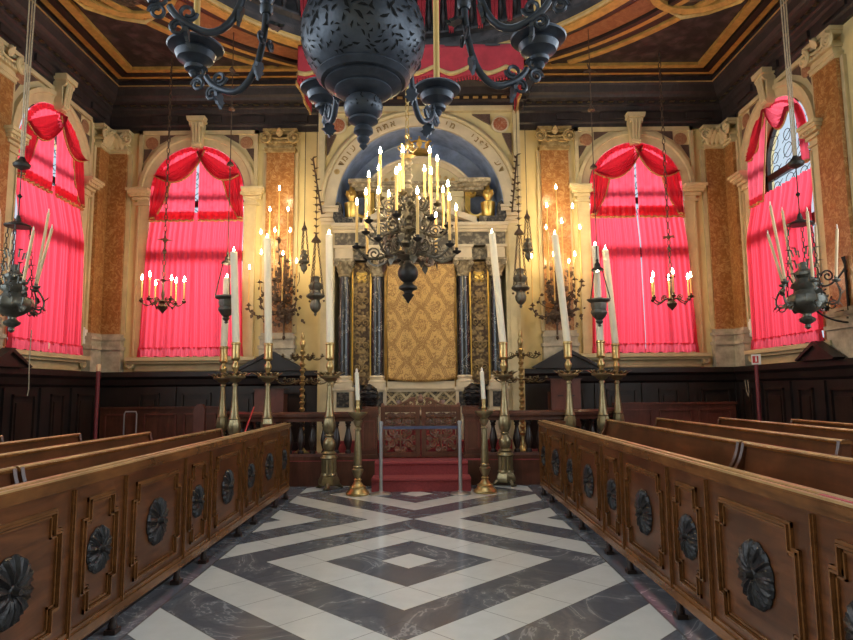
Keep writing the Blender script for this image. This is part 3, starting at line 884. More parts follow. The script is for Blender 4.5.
me = bpy.data.meshes.new('inscription'); bm.to_mesh(me); bm.free(); me.materials.append(M['oldgilt'])
io = bpy.data.objects.new('inscription', me); COL.objects.link(io); io.parent = band
io['label'] = 'Hebrew lettering on the arch'
mb = MB()
for A in (math.radians(156),):
    c = Vector(((AR + .11) * math.cos(A), -.05, ASP + (AR + .11) * math.sin(A)))
    for k in range(8):
        a = k * PI / 4; mb.leaf(c, (math.cos(a), -.15, math.sin(a)), .075, (0, -1, 0))
    mb.ball(c, .022, 8)
mb.build('rosette', M['goldline'], band, 40)

# ================================================================== THE ARK
ak = thing('torah_ark', 'tall marble and gilt ark with dark columns and pediments inside the blue arched niche', 'ark', (AX, 11.75, 0))
PZ = .40                                     # platform floor
mb = MB(); mb.bx(-1.58, 1.58, -.10, .62, PZ, 1.05)
for s in (-1, 1): mb.bx(s * 1.1 - .5, s * 1.1 + .5, -.30, 0, PZ, 1.05)
mb.bx(-1.6, 1.6, -.34, .1, 1.05, 1.13); mb.build('plinth', M['cream'], ak)
COLX = (-1.41, -.80, .80, 1.41)
for x in COLX:
    mb = MB(); mb.bx(x - .17, x + .17, -.30, .1, 1.13, 1.52); mb.bx(x - .20, x + .20, -.33, .12, 1.50, 1.56); mb.bx(x - .19, x + .19, -.32, .12, 1.13, 1.17)
    pe = mb.build('pedestal', M['cream'], ak)
    mb = MB(); mb.bx(x - .115, x + .115, -.312, -.28, 1.20, 1.47); mb.build('inlay', M['darkrelief'], pe)
    mb = MB(); mb.lathe([(.118, 1.76), (.120, 2.3), (.114, 3.0), (.10, 3.62)], 22, (x, -.16, 0)); co = mb.build('column', M['marblecol'], ak, 50)
    mb = MB(); mb.box((x, -.16, 1.595), (.32, .32, .07)); mb.lathe([(.158, 1.63), (.165, 1.655), (.15, 1.68), (.13, 1.69), (.13, 1.715), (.145, 1.74), (.125, 1.77)], 20, (x, -.16, 0)); mb.build('base', M['cream'], co, 40)
    mb = MB(); mb.lathe([(.11, 3.60), (.125, 3.62), (.105, 3.64), (.11, 3.72), (.15, 3.88)], 16, (x, -.16, 0)); mb.box((x, -.16, 3.90), (.36, .36, .05))
    for k in range(8):
        a = k * PI / 4 + .2
        mb.leaf((x + .10 * math.cos(a), -.16 + .10 * math.sin(a), 3.64), (math.cos(a) * .35, math.sin(a) * .35, 1), .15)
        mb.leaf((x + .11 * math.cos(a + .4), -.16 + .11 * math.sin(a + .4), 3.72), (math.cos(a + .4) * .5, math.sin(a + .4) * .5, 1), .16)
    for sx in (-1, 1):
        mb.tube(spiral((x + sx * .145, -.32, 3.83), .05, 1.4, a0=PI/2, sgn=sx), [.018] * 19, 5)
    mb.build('capital', M['stonecarve'], co, 40)
    # impost block over each column
    mb = MB(); mb.box((x, -.16, 4.02), (.32, .32, .20)); mb.bx(x - .19, x + .19, -.35, .05, 4.12, 4.17); mb.build('entablature_block', M['cream'], ak)
for s in (-1, 1):
    mb = MB(); mb.bx(s * 1.10 - .19, s * 1.10 + .19, -.06, 0, 1.60, 3.90); rp = mb.build('relief_panel', M['relief'], ak)
    mb = MB()
    for dx in (-.17, .17): mb.bx(s * 1.10 + dx - .015, s * 1.10 + dx + .015, -.09, 0, 1.62, 3.88)
    mb.build('edging', M['gold'], rp)
    for k in range(5):
        mb = MB(); z = 1.82 + k * .42
        for sx in (-1, 1):
            mb.tube(spiral((s * 1.10 + sx * .07, -.075, z + .1), .065, 1.3, a0=-PI/2 if sx > 0 else -PI/2, sgn=sx), [.014] * 19, 5)
            mb.leaf((s * 1.1, -.07, z - .06), (sx * .7, -.1, .8), .12, (0, -1, 0))
            mb.leaf((s * 1.1, -.07, z + .2), (sx * .9, -.1, .3), .09, (0, -1, 0))
        mb.leaf((s * 1.1, -.07, z + .12), (0, -.1, 1), .14, (0, -1, 0))
        mb.ball((s * 1.1, -.08, z + .03), .03, 8)
        mb.build('scrollwork', M['oldgilt'], rp, 40)
    # gilt cross-shaped rosette at the head of each panel
    mb = MB()
    for k in range(4):
        a = k * PI / 2 + PI / 4; mb.leaf((s * 1.1, -.08, 3.62), (math.cos(a), -.05, math.sin(a)), .15, (0, -1, 0))
    mb.ball((s * 1.1, -.09, 3.62), .035, 8); mb.build('rosette', M['gold'], rp, 40)
mb = MB(); mb.bx(-.64, .64, -.02, .02, 1.5, 4.0); mb.build('door', M['walnut'], ak)
for s in (-1, 1):
    mb = MB(); mb.bx(s * .645 - .03, s * .645 + .03, -.12, .05, 1.56, 4.0); mb.build('door_frame', M['gild'], ak)
mb = MB(); mb.bx(-.63, .63, -.16, .1, 1.13, 1.47); mb.build('lozenge_panel', M['lozenge'], ak)
mb = MB(); mb.bx(-.63, .63, -.2, .1, 1.47, 1.50); mb.bx(-.63, .63, -.23, .1, 1.52, 1.56); mb.bx(-.62, .62, -.18, .1, 1.50, 1.66); mb.build('sill', M['cream'], ak)
# main entablature and broken ends
mb = MB(); mb.bx(-1.58, 1.58, -.18, .5, 3.92, 4.14)
for s in (-1, 1): mb.bx(s * 1.1 - .49, s * 1.1 + .49, -.26, .4, 4.17, 4.42)
mb.bx(-.62, .62, -.14, .5, 4.14, 4.42); mb.build('entablature', M['greyrelief'], ak)
for s in (-1, 1):
    mb = MB()
    for z0, z1, e in ((4.42, 4.47, .02), (4.47, 4.52, .07), (4.52, 4.58, .12)): mb.bx(s * 1.11 - .49 - e * .3, s * 1.11 + .49 + e * .3, -.28 - e, .35, z0, z1)
    mb.build('cornice', M['cream'], ak)
    # broken pediment scroll of dark stone with urn
    mb = MB(); pts = [(1.56, 4.58), (1.22, 4.58), (1.26, 4.68), (1.40, 4.70), (1.46, 4.82), (1.47, 4.98), (1.54, 5.02), (1.60, 4.9), (1.62, 4.7)]
    mb.prism([(s * a, c) for a, c in pts], -.30, -.02); mb.build('broken_pediment', M['darkrelief'], ak)
    mb = MB(); mb.bx(s * 1.28 - .16, s * 1.28 + .16, -.22, .1, 4.58, 4.74); mb.build('urn_plinth', M['greyrelief'], ak)
    mb = MB(); mb.lathe([(.10, 4.74), (.12, 4.78), (.13, 4.92), (.14, 5.03), (.10, 5.05), (.05, 5.07), (.06, 5.10), (.10, 5.18), (.09, 5.26), (.05, 5.30), (.03, 5.36)], 14, (s * 1.30, -.08, 0))
    for k in range(6):
        a = k * PI / 3; mb.leaf((s * 1.30 + .06 * math.cos(a), -.08 + .06 * math.sin(a), 5.12), (math.cos(a) * .4, math.sin(a) * .4, 1), .16)
    mb.build('urn', M['gold'], ak, 40)
    mb = MB(); mb.tube(bez((s * .88, -.05, 4.98), (s * .95, -.06, 4.72), (s * 1.1, -.07, 4.72), (s * 1.24, -.08, 4.86)), [.03, .035, .04, .04, .045, .045, .045, .04, .04, .035, .03], 7); mb.build('festoon', M['gold'], ak, 50)
    mb = MB(); mb.bx(s * .92 - .05, s * .92 + .05, .0, .2, 4.62, 5.38)
    mb.tube(spiral((s * 1.0, .02, 5.26), .10, 1.6, a0=PI/2, sgn=s), [.03] * 19, 6); mb.tube(spiral((s * .98, .02, 4.78), .07, 1.4, a0=-PI/2, sgn=-s), [.028] * 19, 6)
    mb.build('scroll_bracket', M['gold'], ak, 40)
mb = MB(); mb.prism([(-.62, 4.42), (.62, 4.42), (.62, 4.56), (-.62, 4.56)], -.2, .4)
for s in (-1, 1): mb.prism([(s * 1.06, 4.58), (s * 1.06, 4.70), (s * .0, 5.10), (s * 0, 4.98)], -.30, .2)
mb.build('raking_pediment', M['cream'], ak)
mb = MB(); mb.prism([(-.98, 4.60), (.98, 4.60), (0, 4.99)], -.16, .2); mb.build('pediment_field', M['greyrelief'], ak)
# upper tier
mb = MB(); mb.bx(-.86, .86, .06, .5, 4.58, 5.42); mb.build('upper_panel', M['cream'], ak)
for s in (-1, 1):
    mb = MB(); mb.bx(s * .66 - .14, s * .66 + .14, -.02, .3, 4.6, 5.34); mb.bx(s * .66 - .18, s * .66 + .18, -.06, .3, 5.30, 5.40)
    mb.build('upper_pilaster', M['stone'], ak)
for s in (-1, 1):
    mb = MB(); mb.prism([(s * .0 - .22 + s * .24, 4.72), (s * .24 + .22, 4.72), (s * .24 + .22, 5.1)] + arc(s * .24, 5.1, .22, 0, PI, 10) + [(s * .24 - .22, 5.1)], .02, .08); mb.build('tablet', M['cream'], ak)
mb = MB()
for z0, z1, e in ((5.42, 5.47, 0), (5.47, 5.52, .05), (5.52, 5.57, .10)):
    mb.bx(-.92 - e, .92 + e, -.06 - e, .4, z0, z1)
for s in (-1, 1):
    for z0, z1, e in ((5.40, 5.46, 0), (5.46, 5.52, .06), (5.52, 5.60, .12)): mb.bx(s * 1.04 - .18 - e, s * 1.04 + .18 + e, -.14 - e, .3, z0, z1)
for k in range(17): mb.bx(-.86 + k * .105, -.80 + k * .105, -.1, 0, 5.40, 5.44)
mb.build('upper_cornice', M['stonecarve'], ak)
th0 = math.asin(.98 / 1.22); cz0 = 5.57 - 1.22 * math.cos(th0)
mb = MB(); mb.arc_sweep([(1.22, -.16), (1.22, .3), (1.12, .3), (1.12, -.06), (1.15, -.08), (1.18, -.15)], 0, cz0, PI/2 - th0, PI/2 + th0, 28); mb.build('curved_pediment', M['cream'], ak, 40)
mb = MB(); mb.prism(arc(0, cz0, 1.14, PI/2 - th0, PI/2 + th0, 20), -.02, .3); mb.build('tympanum', M['stone'], ak)
for s in (-1, 1):
    mb = MB()
    for k in range(4):
        mb.leaf((s * (.2 + k * .13), -.03, 5.72 - .03 * k), (s, -.05, .2), .12, (0, -1, 0))
    mb.build('tympanum_carving', M['goldline'], ak, 40)
mb = MB(); mb.lathe([(.16, 6.0), (.20, 6.03), (.20, 6.09), (.17, 6.11), (.17, 6.13)], 18, (0, .1, 0))
for k in range(8):
    a = k * PI / 4; c = (.17 * math.cos(a), .1 + .17 * math.sin(a), 6.12)
    mb.leaf(c, (math.cos(a) * .4, math.sin(a) * .4, 1), .2, w=.3); mb.ball((c[0] * 1.3, .1 + (c[1] - .1) * 1.3, 6.33), .02, 6)
for k in range(4):
    a = k * PI / 2; mb.tube(bez((.17 * math.cos(a), .1 + .17 * math.sin(a), 6.12), (.22 * math.cos(a), .1 + .22 * math.sin(a), 6.32), (.08 * math.cos(a), .1, 6.36), (0, .1, 6.33)), .02, 5)
mb.ball((0, .1, 6.37), .035, 8); mb.build('crown', M['gold'], ak, 40)

for o in ak.children:
    if o.name.split('.')[0] in ('upper_panel', 'upper_pilaster', 'tablet', 'upper_cornice', 'curved_pediment', 'tympanum', 'tympanum_carving'): o.location.z = -.13
# embroidered ark curtain
mb = MB()
def fa(u, v):
    x = (u - .5) * 1.24; z = 1.70 + v * 2.12 - .05 * (1 - (2 * u - 1) ** 2) * (1 - v)
    return Vector((x + (.012 * math.sin(v * 9) if u in (0, 1) else 0), -.07 + .014 * math.sin(u * 2*PI*3.5 + .6) * (1.0 - .5 * v) + .01 * math.sin(v * 5), z))
mb.grid(fa, 48, 40)
cu = mb.build('ark_curtain', M['brocade'], None, 80); sheet(cu, .02); cu.location = (AX + .01, 11.60, 0)
tag(cu, 'gold brocade ark curtain with lattice pattern hanging between the dark marble columns', 'curtain')

# ================================================================== RED CANOPY DRAPE
cn = thing('canopy_drape', 'crimson canopy cloth with wavy gold braid hanging above the ark arch', 'drape', (-.06, 10.22, 0))
mb = MB(); mb.bx(-1.93, 1.93, .0, 1.25, 7.36, 7.40); mb.build('canopy_board', M['darkwood'], cn)
def drape(a, b, n, name):
    a, b = Vector(a), Vector(b); L = (b - a).length; d = (b - a).normalized(); nv = Vector((-d.y, d.x, 0))
    def zlo(s): return 6.74 + .05 * abs(math.sin(PI * s / .62))
    def f(u, v):
        s = u * L; p = a + d * s + nv * (.015 * math.sin(s * 9))
        return Vector((p.x, p.y, zlo(s) + (7.38 - zlo(s)) * v))
    mb = MB(); mb.grid(f, n, 8); o = sheet(mb.build(name, M['drape'], cn, 80), .012)
    mb = MB()
    def br(u, v):
        s = u * L; ph = (s / .62) % 1.0
        zc = 6.86 + .11 * (1 - abs(2 * ph - 1)) ** 1.4
        p = a + d * s + nv * (.015 * math.sin(s * 9) + .016)
        return Vector((p.x, p.y, zc + (v - .5) * .08))
    mb.grid(br, n, 1); sheet(mb.build('gold_braid', M['goldline'], o, 60), .008)
    mb = MB(); k = 0
    while k * .05 < L:
        s = k * .05; p = a + d * s + nv * (.02 + .015 * math.sin(s * 9))
        mb.lathe([(.012, zlo(s) + .02), (.02, zlo(s) - .05)], 5, (p.x, p.y, 0)); k += 1
    mb.build('fringe', M['drape'] if name == 'front_drape' else M['goldline'], o)
drape((1.93, 0, 0), (-1.93, 0, 0), 130, 'front_drape')
drape((-1.93, 0, 0), (-1.93, 1.2, 0), 40, 'side_drape')
drape((1.93, 1.2, 0), (1.93, 0, 0), 40, 'side_drape')

# ================================================================== PLATFORM, STEPS, GATE, BALUSTRADE
def bal_path(s):
    P = [Vector((s * 1.02, 10.30)), Vector((s * 1.95, 10.30))]
    for k in range(1, 13):
        a = -PI/2 + (PI/2) * k / 12
        P.append(Vector((s * (1.95 + 1.45 * math.cos(a)), 11.55 + 1.25 * math.sin(a))))
    return [Vector((p.x + AX, p.y)) for p in P]
PR, PLf = bal_path(1), bal_path(-1)
pl = thing('ark_platform', 'raised dark wood platform with red carpet carrying the ark and its balustrade', 'platform', (AX, 10.9, 0))
poly = [(p.x - AX + (.1 if p.y > 10.35 else 0), p.y - 10.9 - .12) for p in PR] + [(3.40, .98), (1.92, .98), (1.92, .6), (-1.92, .6), (-1.92, .98), (-3.40, .98)] + [(p.x - AX - (.1 if p.y > 10.35 else 0), p.y - 10.9 - .12) for p in PLf[::-1]]
mb = MB(); mb.prism(poly, 0, PZ - .012, FLATM); mb.build('body', M['mahog'], pl)
mb = MB(); mb.prism([(x * .985, y + .01) for x, y in poly], PZ - .012, PZ, FLATM); mb.build('carpet', M['carpet'], pl)
mb = MB(); mb.bx(-1.58, 1.58, .17, .44, PZ, .62); mb.bx(-.6, .6, .28, .44, .62, .80); o = mb.build('inner_steps', M['carpet']); o.location = (AX, 10.93, 0); tag(o, 'red carpeted inner steps seen through the pierced gate', 'steps')
st = thing('carpeted_steps', 'two red carpeted steps leading up to the carved gate', 'steps', (AX + .01, 9.95, 0))
for k, (y0, y1, z0, z1) in enumerate(((-.38, .0, 0, .2), (-.02, .22, 0, .4))):
    mb = MB(); h = z1
    pr = [(y0 + .015, z0), (y0 + .015, h - .05), (y0 - .012, h - .04), (y0 - .015, h - .015), (y0, h), (y1, h), (y1, z0)]
    Mx = Matrix(((0, 1, 0, 0), (1, 0, 0, 0), (0, 0, 1, 0), (0, 0, 0, 1)))
    mb.prism(pr, -.74 if k == 0 else -.72, .74 if k == 0 else .72, Mx); mb.build('step', M['carpet'], st, 30)

def pier(s, label):
    p = thing('gate_pier', label, 'pier', (AX + s * .845, 10.46, PZ))
    mb = MB(); mb.bx(-.16, .16, -.15, .14, 0, .07); mb.bx(-.135, .135, -.125, .125, .07, .68); mb.build('shaft', M['mahog'], p)
    mb = MB()
    for dx in (-.09, .09): mb.bx(dx - .012, dx + .012, -.138, -.12, .15, .6)
    for z in (.15, .6): mb.bx(-.1, .1, -.138, -.12, z - .012, z + .012)
    mb.build('panel', M['redwood'], p)
    mb = MB(); mb.bx(-.15, .15, -.15, .15, .67, .71); mb.bx(-.165, .165, -.18, .17, .71, .77); mb.prism([(-s * .16, .77), (s * .16, .77), (s * .05, .81), (-s * .16, .84)], -.16, .16); mb.build('cap', M['mahog'], p)
    f = MB(); f.lathe([(.10, 0), (.13, .03), (.11, .07), (.14, .10), (.15, .17), (.14, .24), (.10, .31), (.04, .36), (.01, .38)], 20, mod=lambda a, k: 1 + .06 * math.cos(10 * a))
    for z, r in ((.07, .13), (.14, .155), (.21, .15), (.28, .12)): f.tube([(r * math.cos(2*PI*i/20), r * math.sin(2*PI*i/20), z + .012 * math.sin(i * 2)) for i in range(20)], .018, 5, True)
    o = f.build('carved_finial', M['rosette'], None, 40); o.location = (AX + s * .88, 10.86, 1.235)
    return p, o
p, o = pier(-1, 'dark wooden pier left of the carved gate, behind the short candlestick'); tag(o, 'black carved ribbed knob left of the ark gate', 'finial')
p, o = pier(1, 'dark wooden pier right of the carved gate, behind the short candlestick'); tag(o, 'black carved ribbed knob right of the ark gate', 'finial')
for s in (-1, 1):
    mb = MB(); mb.lathe([(.12, PZ), (.12, PZ + .05), (.09, PZ + .07), (.09, 1.18), (.13, 1.20), (.13, 1.235)], 12, (AX + s * .88, 10.86, 0)); o = mb.build('finial_post', M['mahog'], None, 40)
    tag(o, 'dark post under the black carved knob %s of the ark gate' % ('left' if s < 0 else 'right'), 'post')

g = thing('carved_gate', 'dark wooden double gate with pierced scroll panels at the top of red steps', 'gate', (AX, 10.44, PZ))
GH = .83
for s in (-1, 1):
    lf = None
    mb = MB(); x0, x1 = .012, .655
    def q(a, b2, z0, z1, d=.03): mb.bx(min(s * a, s * b2), max(s * a, s * b2), -d, d, z0, z1)
    q(x0, x0 + .075, 0.02, GH); q(x1 - .075, x1, .02, GH); q(x0 + .07, x1 - .07, .02, .10); q(x0 + .07, x1 - .07, GH - .09, GH, .032); q(x0 + .07, x1 - .07, .535, .56, .02)
    lf = mb.build('gate_leaf', M['mahog'], g)
    mb = MB(); xc = (x0 + x1) / 2; wv = x1 - x0 - .15
    for row, zc, hh in ((0, .33, .22), (1, .605, .03)):
        if row == 0:
            for sx in (-1, 1):
                for (dx, dz, r, a0, sg) in ((.12, .10, .075, PI, 1), (.13, -.10, .08, PI, -1), (.05, .0, .05, 0, 1), (.20, .0, .045, PI, 1), (.21, .17, .04, 0, -1), (.21, -.17, .04, 0, 1), (.05, .18, .045, PI, -1), (.05, -.18, .045, PI, 1)):
                    mb.tube(spiral((s * xc + sx * dx, 0, zc + dz), r, 1.5, a0=a0 if sx > 0 else PI - a0, sgn=sg * sx), [.02 - .0005 * i for i in range(19)], 5)
                    mb.leaf((s * xc + sx * dx, 0, zc + dz), (sx * .7, 0, .7 * (1 if dz >= 0 else -1)), r * 1.3, (0, -1, 0), w=.5)
            mb.tube([(s * xc, 0, .10), (s * xc, 0, .54)], .014, 6)
            mb.tube(bez((s * xc - .24, 0, .56), (s * xc - .1, 0, .3), (s * xc + .1, 0, .3), (s * xc + .24, 0, .56)), .014, 5)
            mb.tube(bez((s * xc - .24, 0, .10), (s * xc - .1, 0, .36), (s * xc + .1, 0, .36), (s * xc + .24, 0, .10)), .014, 5)
        else:
            pass
    for i in range(6):
        cx = s * xc + (i - 2.5) * .083
        mb.tube(spiral((cx, 0, .605 + .09 * (i % 2)), .048, 1.5, a0=i * PI, sgn=1 if i % 2 else -1, n=14), [.014] * 15, 5)
        mb.leaf((cx, 0, .66), (.5 * (-1) ** i, 0, .8), .09, (0, -1, 0), w=.5); mb.leaf((cx, 0, .62 + .08 * (1 - i % 2)), (-.6 * (-1) ** i, 0, -.4), .07, (0, -1, 0), w=.5)
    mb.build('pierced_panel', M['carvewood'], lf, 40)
# the upper row of scrolls sits in its own opening
mb = MB()
for s in (-1, 1):
    mb.tube(spiral((s * .16, 0, GH + .06), .085, 1.5, a0=0 if s > 0 else PI, sgn=-s), [.028 - .0008 * i for i in range(19)], 6)
    mb.tube(bez((s * .08, 0, GH + .13), (s * .2, 0, GH + .15), (s * .26, 0, GH + .03), (s * .42, 0, GH + .02)), [.02, .022, .024, .024, .022, .02, .02, .018, .016, .014, .01], 6)
    mb.leaf((s * .3, 0, GH + .05), (s * .8, 0, .3), .12, (0, -1, 0))
    mb.ball((s * .62, 0, GH + .03), .035, 8)
mb.ball((0, 0, GH + .10), .05, 10); mb.leaf((0, -.01, GH + .08), (0, 0, 1), .13, (0, -1, 0)); mb.box((0, 0, GH + .01), (1.3, .06, .03))
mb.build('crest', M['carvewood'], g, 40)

def balustrade(P, s, label):
    t = thing('balustrade', label, 'balustrade', (0, 0, 0))
    path = [(p.x, p.y) for p in P]
    def sw(prof, name, mat):
        mb = MB(); mb.sweep(prof, path); return mb.build(name, mat, t)
    sw([(-.11, 1.06), (-.13, 1.09), (-.13, 1.13), (-.10, 1.16), (.10, 1.16), (.13, 1.13), (.13, 1.09), (.11, 1.06)], 'handrail', M['mahog'])
    sw([(-.09, 1.01), (-.09, 1.06), (.09, 1.06), (.09, 1.01)], 'under_rail', M['mahog'])
    sw([(-.11, .40), (-.11, .46), (-.09, .50), (.09, .50), (.11, .46), (.11, .40)], 'bottom_rail', M['mahog'])
    L = 0; q = 0.15; k = 0; b0 = None; ii = 0
    for a, b in zip(P, P[1:]):
        d = (b - a).length
        while q < L + d:
            c = a + (b - a) * ((q - L) / d)
            if b0 is None:
                mb = MB(); mb.lathe([(.05, 0), (.05, .04), (.03, .06), (.042, .10), (.062, .17), (.066, .22), (.05, .30), (.032, .38), (.028, .42), (.045, .445), (.03, .46), (.05, .48), (.05, .515)], 14)
                b0 = mb.build('baluster', M['darkwood2'], t, 40); o = b0
            else:
                o = b0.copy(); COL.objects.link(o)
            o.location = (c.x, c.y, .498)
            q += .19; ii += 1
        L += d
    return t
balustrade(PLf, -1, 'dark turned-wood balustrade of the platform on the left side of the gate')
balustrade(PR, 1, 'dark turned-wood balustrade of the platform on the right side of the gate')
# ================================================================== STALL FRONTS ALONG THE AISLE
def rosette_mesh(r):
    mb = MB(); n = 72; rings = []
    prof = [(0.0, .62), (.10, .66), (.15, .30), (.20, .24), (.25, .34), (.5, .42), (.8, .30), (.93, .22), (1.0, .06), (1.0, 0)]
    for f, h in prof:
        ring = []
        for i in range(n):
            a = 2*PI*i/n
            sc = 1 + (.055 * abs(math.sin(6 * a)) - .03) * max(0, (f - .4) / .6)
            hh = h * (1 - .45 * (abs(math.cos(6 * a)) ** 6) * (1 if .2 < f < .97 else 0)) + (.10 * math.sin(24 * a) * f if .2 < f < .95 else 0)
            ring.append(mb.bm.verts.new((max(.004, f) * r * sc * math.cos(a), -hh * r * .55, max(.004, f) * r * sc * math.sin(a))))
        rings.append(ring)
    for a, b in zip(rings, rings[1:]):
        for i in range(n):
            j = (i + 1) % n
            mb.bm.faces.new((a[i], a[j], b[j], b[i]))
    mb.bm.faces.new(rings[0]); mb.bm.faces.new(rings[-1])
    return mb
def eared_frame(mb, w, h, e, t, d, y):
    """moulding round a panel whose corners are stepped in by e; local x along the front, -y out of it"""
    X, Z = w / 2, h / 2
    seg = [(-X + e, Z, X - e, Z), (-X + e, -Z, X - e, -Z), (-X, -Z + 2*e, -X, Z - 2*e), (X, -Z + 2*e, X, Z - 2*e)]
    for sx in (-1, 1):
        for sz in (-1, 1):
            seg.append((sx * (X - e), sz * Z, sx * (X - e), sz * (Z - 2*e))); seg.append((sx * (X - e), sz * (Z - 2*e), sx * X, sz * (Z - 2*e)))
    for a, b, c, d2 in seg:
        mb.box(((a + c) / 2, y - d / 2, (b + d2) / 2), (abs(c - a) + t, d, abs(d2 - b) + t))
def stall_front(side, Yend, label):
    # local frame: x along the front (towards the ark = 0, running to +x towards the camera), -y faces the aisle
    t = thing('aisle_stall', label, 'stall', (side * 1.80, Yend, 0), -PI/2 if side > 0 else PI/2)
    dirx = 1 if side > 0 else -1
    units = []; x = 0
    while x < Yend - .75:
        w = .605 if len(units) % 2 == 0 else 1.02
        units.append((x, w)); x += w
    L = x
    def bxx(mb, a, b, y0, y1, z0, z1): mb.bx(min(dirx*a, dirx*b), max(dirx*a, dirx*b), y0, y1, z0, z1)
    mb = MB(); bxx(mb, 0, L, 0, .05, .13, 1.0); mb.build('board', M['walnut'], t)
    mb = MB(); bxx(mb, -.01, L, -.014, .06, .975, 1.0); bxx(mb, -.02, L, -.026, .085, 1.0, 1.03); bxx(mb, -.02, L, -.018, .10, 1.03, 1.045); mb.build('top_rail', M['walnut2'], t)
    mb = MB(); bxx(mb, -.02, L, -.02, .004, 1.040, 1.051); bxx(mb, -.02, L, .035, .075, 1.045, 1.053); mb.build('pale_edge', M['lightedge'], t)
    mb = MB(); bxx(mb, L - 2.2, L, .008, .026, 1.045, 1.053); mb.build('red_felt_strip', M['felt'], t)
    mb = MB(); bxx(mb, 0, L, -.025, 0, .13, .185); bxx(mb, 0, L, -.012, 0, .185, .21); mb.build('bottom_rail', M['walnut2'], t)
    fm = {}
    for i, (x, w) in enumerate(units):
        cx = dirx * (x + w / 2)
        key = i % 2
        if key not in fm:
            a = MB(); ew, eh = w - (.22 if key == 0 else .24), .62
            eared_frame(a, ew, eh, .055, .026, .014, 0); eared_frame(a, ew - .012, eh - .012, .055, .010, .026, 0); eared_frame(a, ew - .05, eh - .05, .055, .010, .010, 0)
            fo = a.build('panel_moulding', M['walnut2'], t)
            ro = rosette_mesh(.135 if key == 0 else .165).build('rosette', M['rosette'], t, 35)
            fm[key] = (fo, ro)
        else:
            fo, ro = fm[key][0].copy(), fm[key][1].copy(); COL.objects.link(fo); COL.objects.link(ro)
        fo.location = (cx, 0, .575); ro.location = (cx, -.002, .575)
        if 'st' not in fm:
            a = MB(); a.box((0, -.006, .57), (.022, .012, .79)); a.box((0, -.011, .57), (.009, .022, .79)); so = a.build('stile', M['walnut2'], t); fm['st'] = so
            a = MB(); a.box((0, .02, .0), (.08, .07, .03)); a.lathe([(.022, -.0), (.03, .03), (.02, .06), (.034, .10), (.03, .135)], 10, (0, .02, 0)); fo2 = a.build('foot', M['darkwood2'], t, 40); fm['ft'] = fo2
        else:
            so, fo2 = fm['st'].copy(), fm['ft'].copy(); COL.objects.link(so); COL.objects.link(fo2)
        so.location = (dirx * x + (dirx * .014 if i == 0 else 0), 0, 0); fo2.location = (dirx * (x + .04), 0, 0.015)
    mb = MB(); bxx(mb, .05, L, .13, .16, 0, .16); mb.build('shade_board', M['darkwood'], t)  # dark board added to stand for the shade under the bench
    # end panel towards the ark
    mb = MB(); bxx(mb, -.0, .05, .05, .34, .13, 1.0); bxx(mb, -.02, .06, .05, .36, 1.0, 1.04); mb.build('end_panel', M['walnut'], t)
    return t
stall_front(-1, 9.06, 'long carved walnut stall front with rosette panels on the left side of the aisle')
stall_front(1, 9.24, 'long carved walnut stall front with rosette panels on the right side of the aisle')

# ------------------------------------------------------------------ pews behind them
def pew(x, y0, y1, h, label, curl0=True, curl1=True):
    """bench parallel to the aisle: back board at x (seat on the aisle side)"""
    s = 1 if x < 0 else -1                 # towards the aisle
    t = thing('pew', label, 'pew', (x, y1, 0), 0, None)
    L = y1 - y0
    PR_ = Matrix(((1,0,0,0),(0,1,0,0),(0,0,1,0),(0,0,0,1)))
    mb = MB(); mb.prism([(s * .10, .42), (s * .13, .42), (s * .03, h - .03), (-s * .02, h - .03)], -L, 0); mb.build('back_board', M['walnut3'], t)
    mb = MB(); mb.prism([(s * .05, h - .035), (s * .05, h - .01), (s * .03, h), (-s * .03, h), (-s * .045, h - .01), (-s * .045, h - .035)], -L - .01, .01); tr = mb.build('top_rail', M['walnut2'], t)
    mb = MB(); mb.prism([(s * .052, h - .014), (s * .036, h + .002), (s * .012, h + .002), (s * .012, h - .004), (s * .03, h - .006)], -L - .01, .01); mb.build('pale_edge', M['lightedge'], tr)
    mb = MB(); mb.prism([(s * .08, .40), (s * .50, .40), (s * .52, .42), (s * .50, .445), (s * .08, .445)], -L, 0); mb.build('seat', M['walnut3'], t)
    mb = MB(); mb.prism([(s * .42, .04), (s * .45, .04), (s * .45, .40), (s * .42, .40)], -L + .03, -.03); mb.build('seat_front', M['walnut3'], t)
    for yy, on in ((0, curl1), (-L, curl0)):
        mb = MB()
        if on:
            ot = bez((s * .04, 0, h - .01), (s * .07, 0, h - .22), (s * .18, 0, h - .34), (s * .44, 0, h - .37), 10)
            pts = [(p.x, p.z) for p in ot] + [(s * .52, h - .42), (s * .52, 0), (-s * .03, 0), (-s * .04, h - .01)]
        else:
            pts = [(s * .03, h - .01), (s * .14, .45), (s * .5, .43), (s * .5, 0), (-s * .03, 0), (-s * .03, h - .01)]
        a, b = (yy - .035, yy - .002) if yy == 0 else (yy + .002, yy + .035)
        mb.prism(pts, a, b); e = mb.build('end_panel', M['walnut3'], t)
        if on:
            mb = MB(); mb.tube([Vector((p.x, (a + b) / 2, p.z)) for p in ot], .024, 6); mb.build('arm_moulding', M['walnut3'], e, 50)
    return t
ROWS = {-1: ((2.78, .985), (3.52, .985), (4.36, .985), (5.10, .99)), 1: ((2.84, 1.05), (3.70, 1.05), (4.65, 1.05), (5.35, 1.05))}
ordn = ('first', 'second', 'third', 'last')
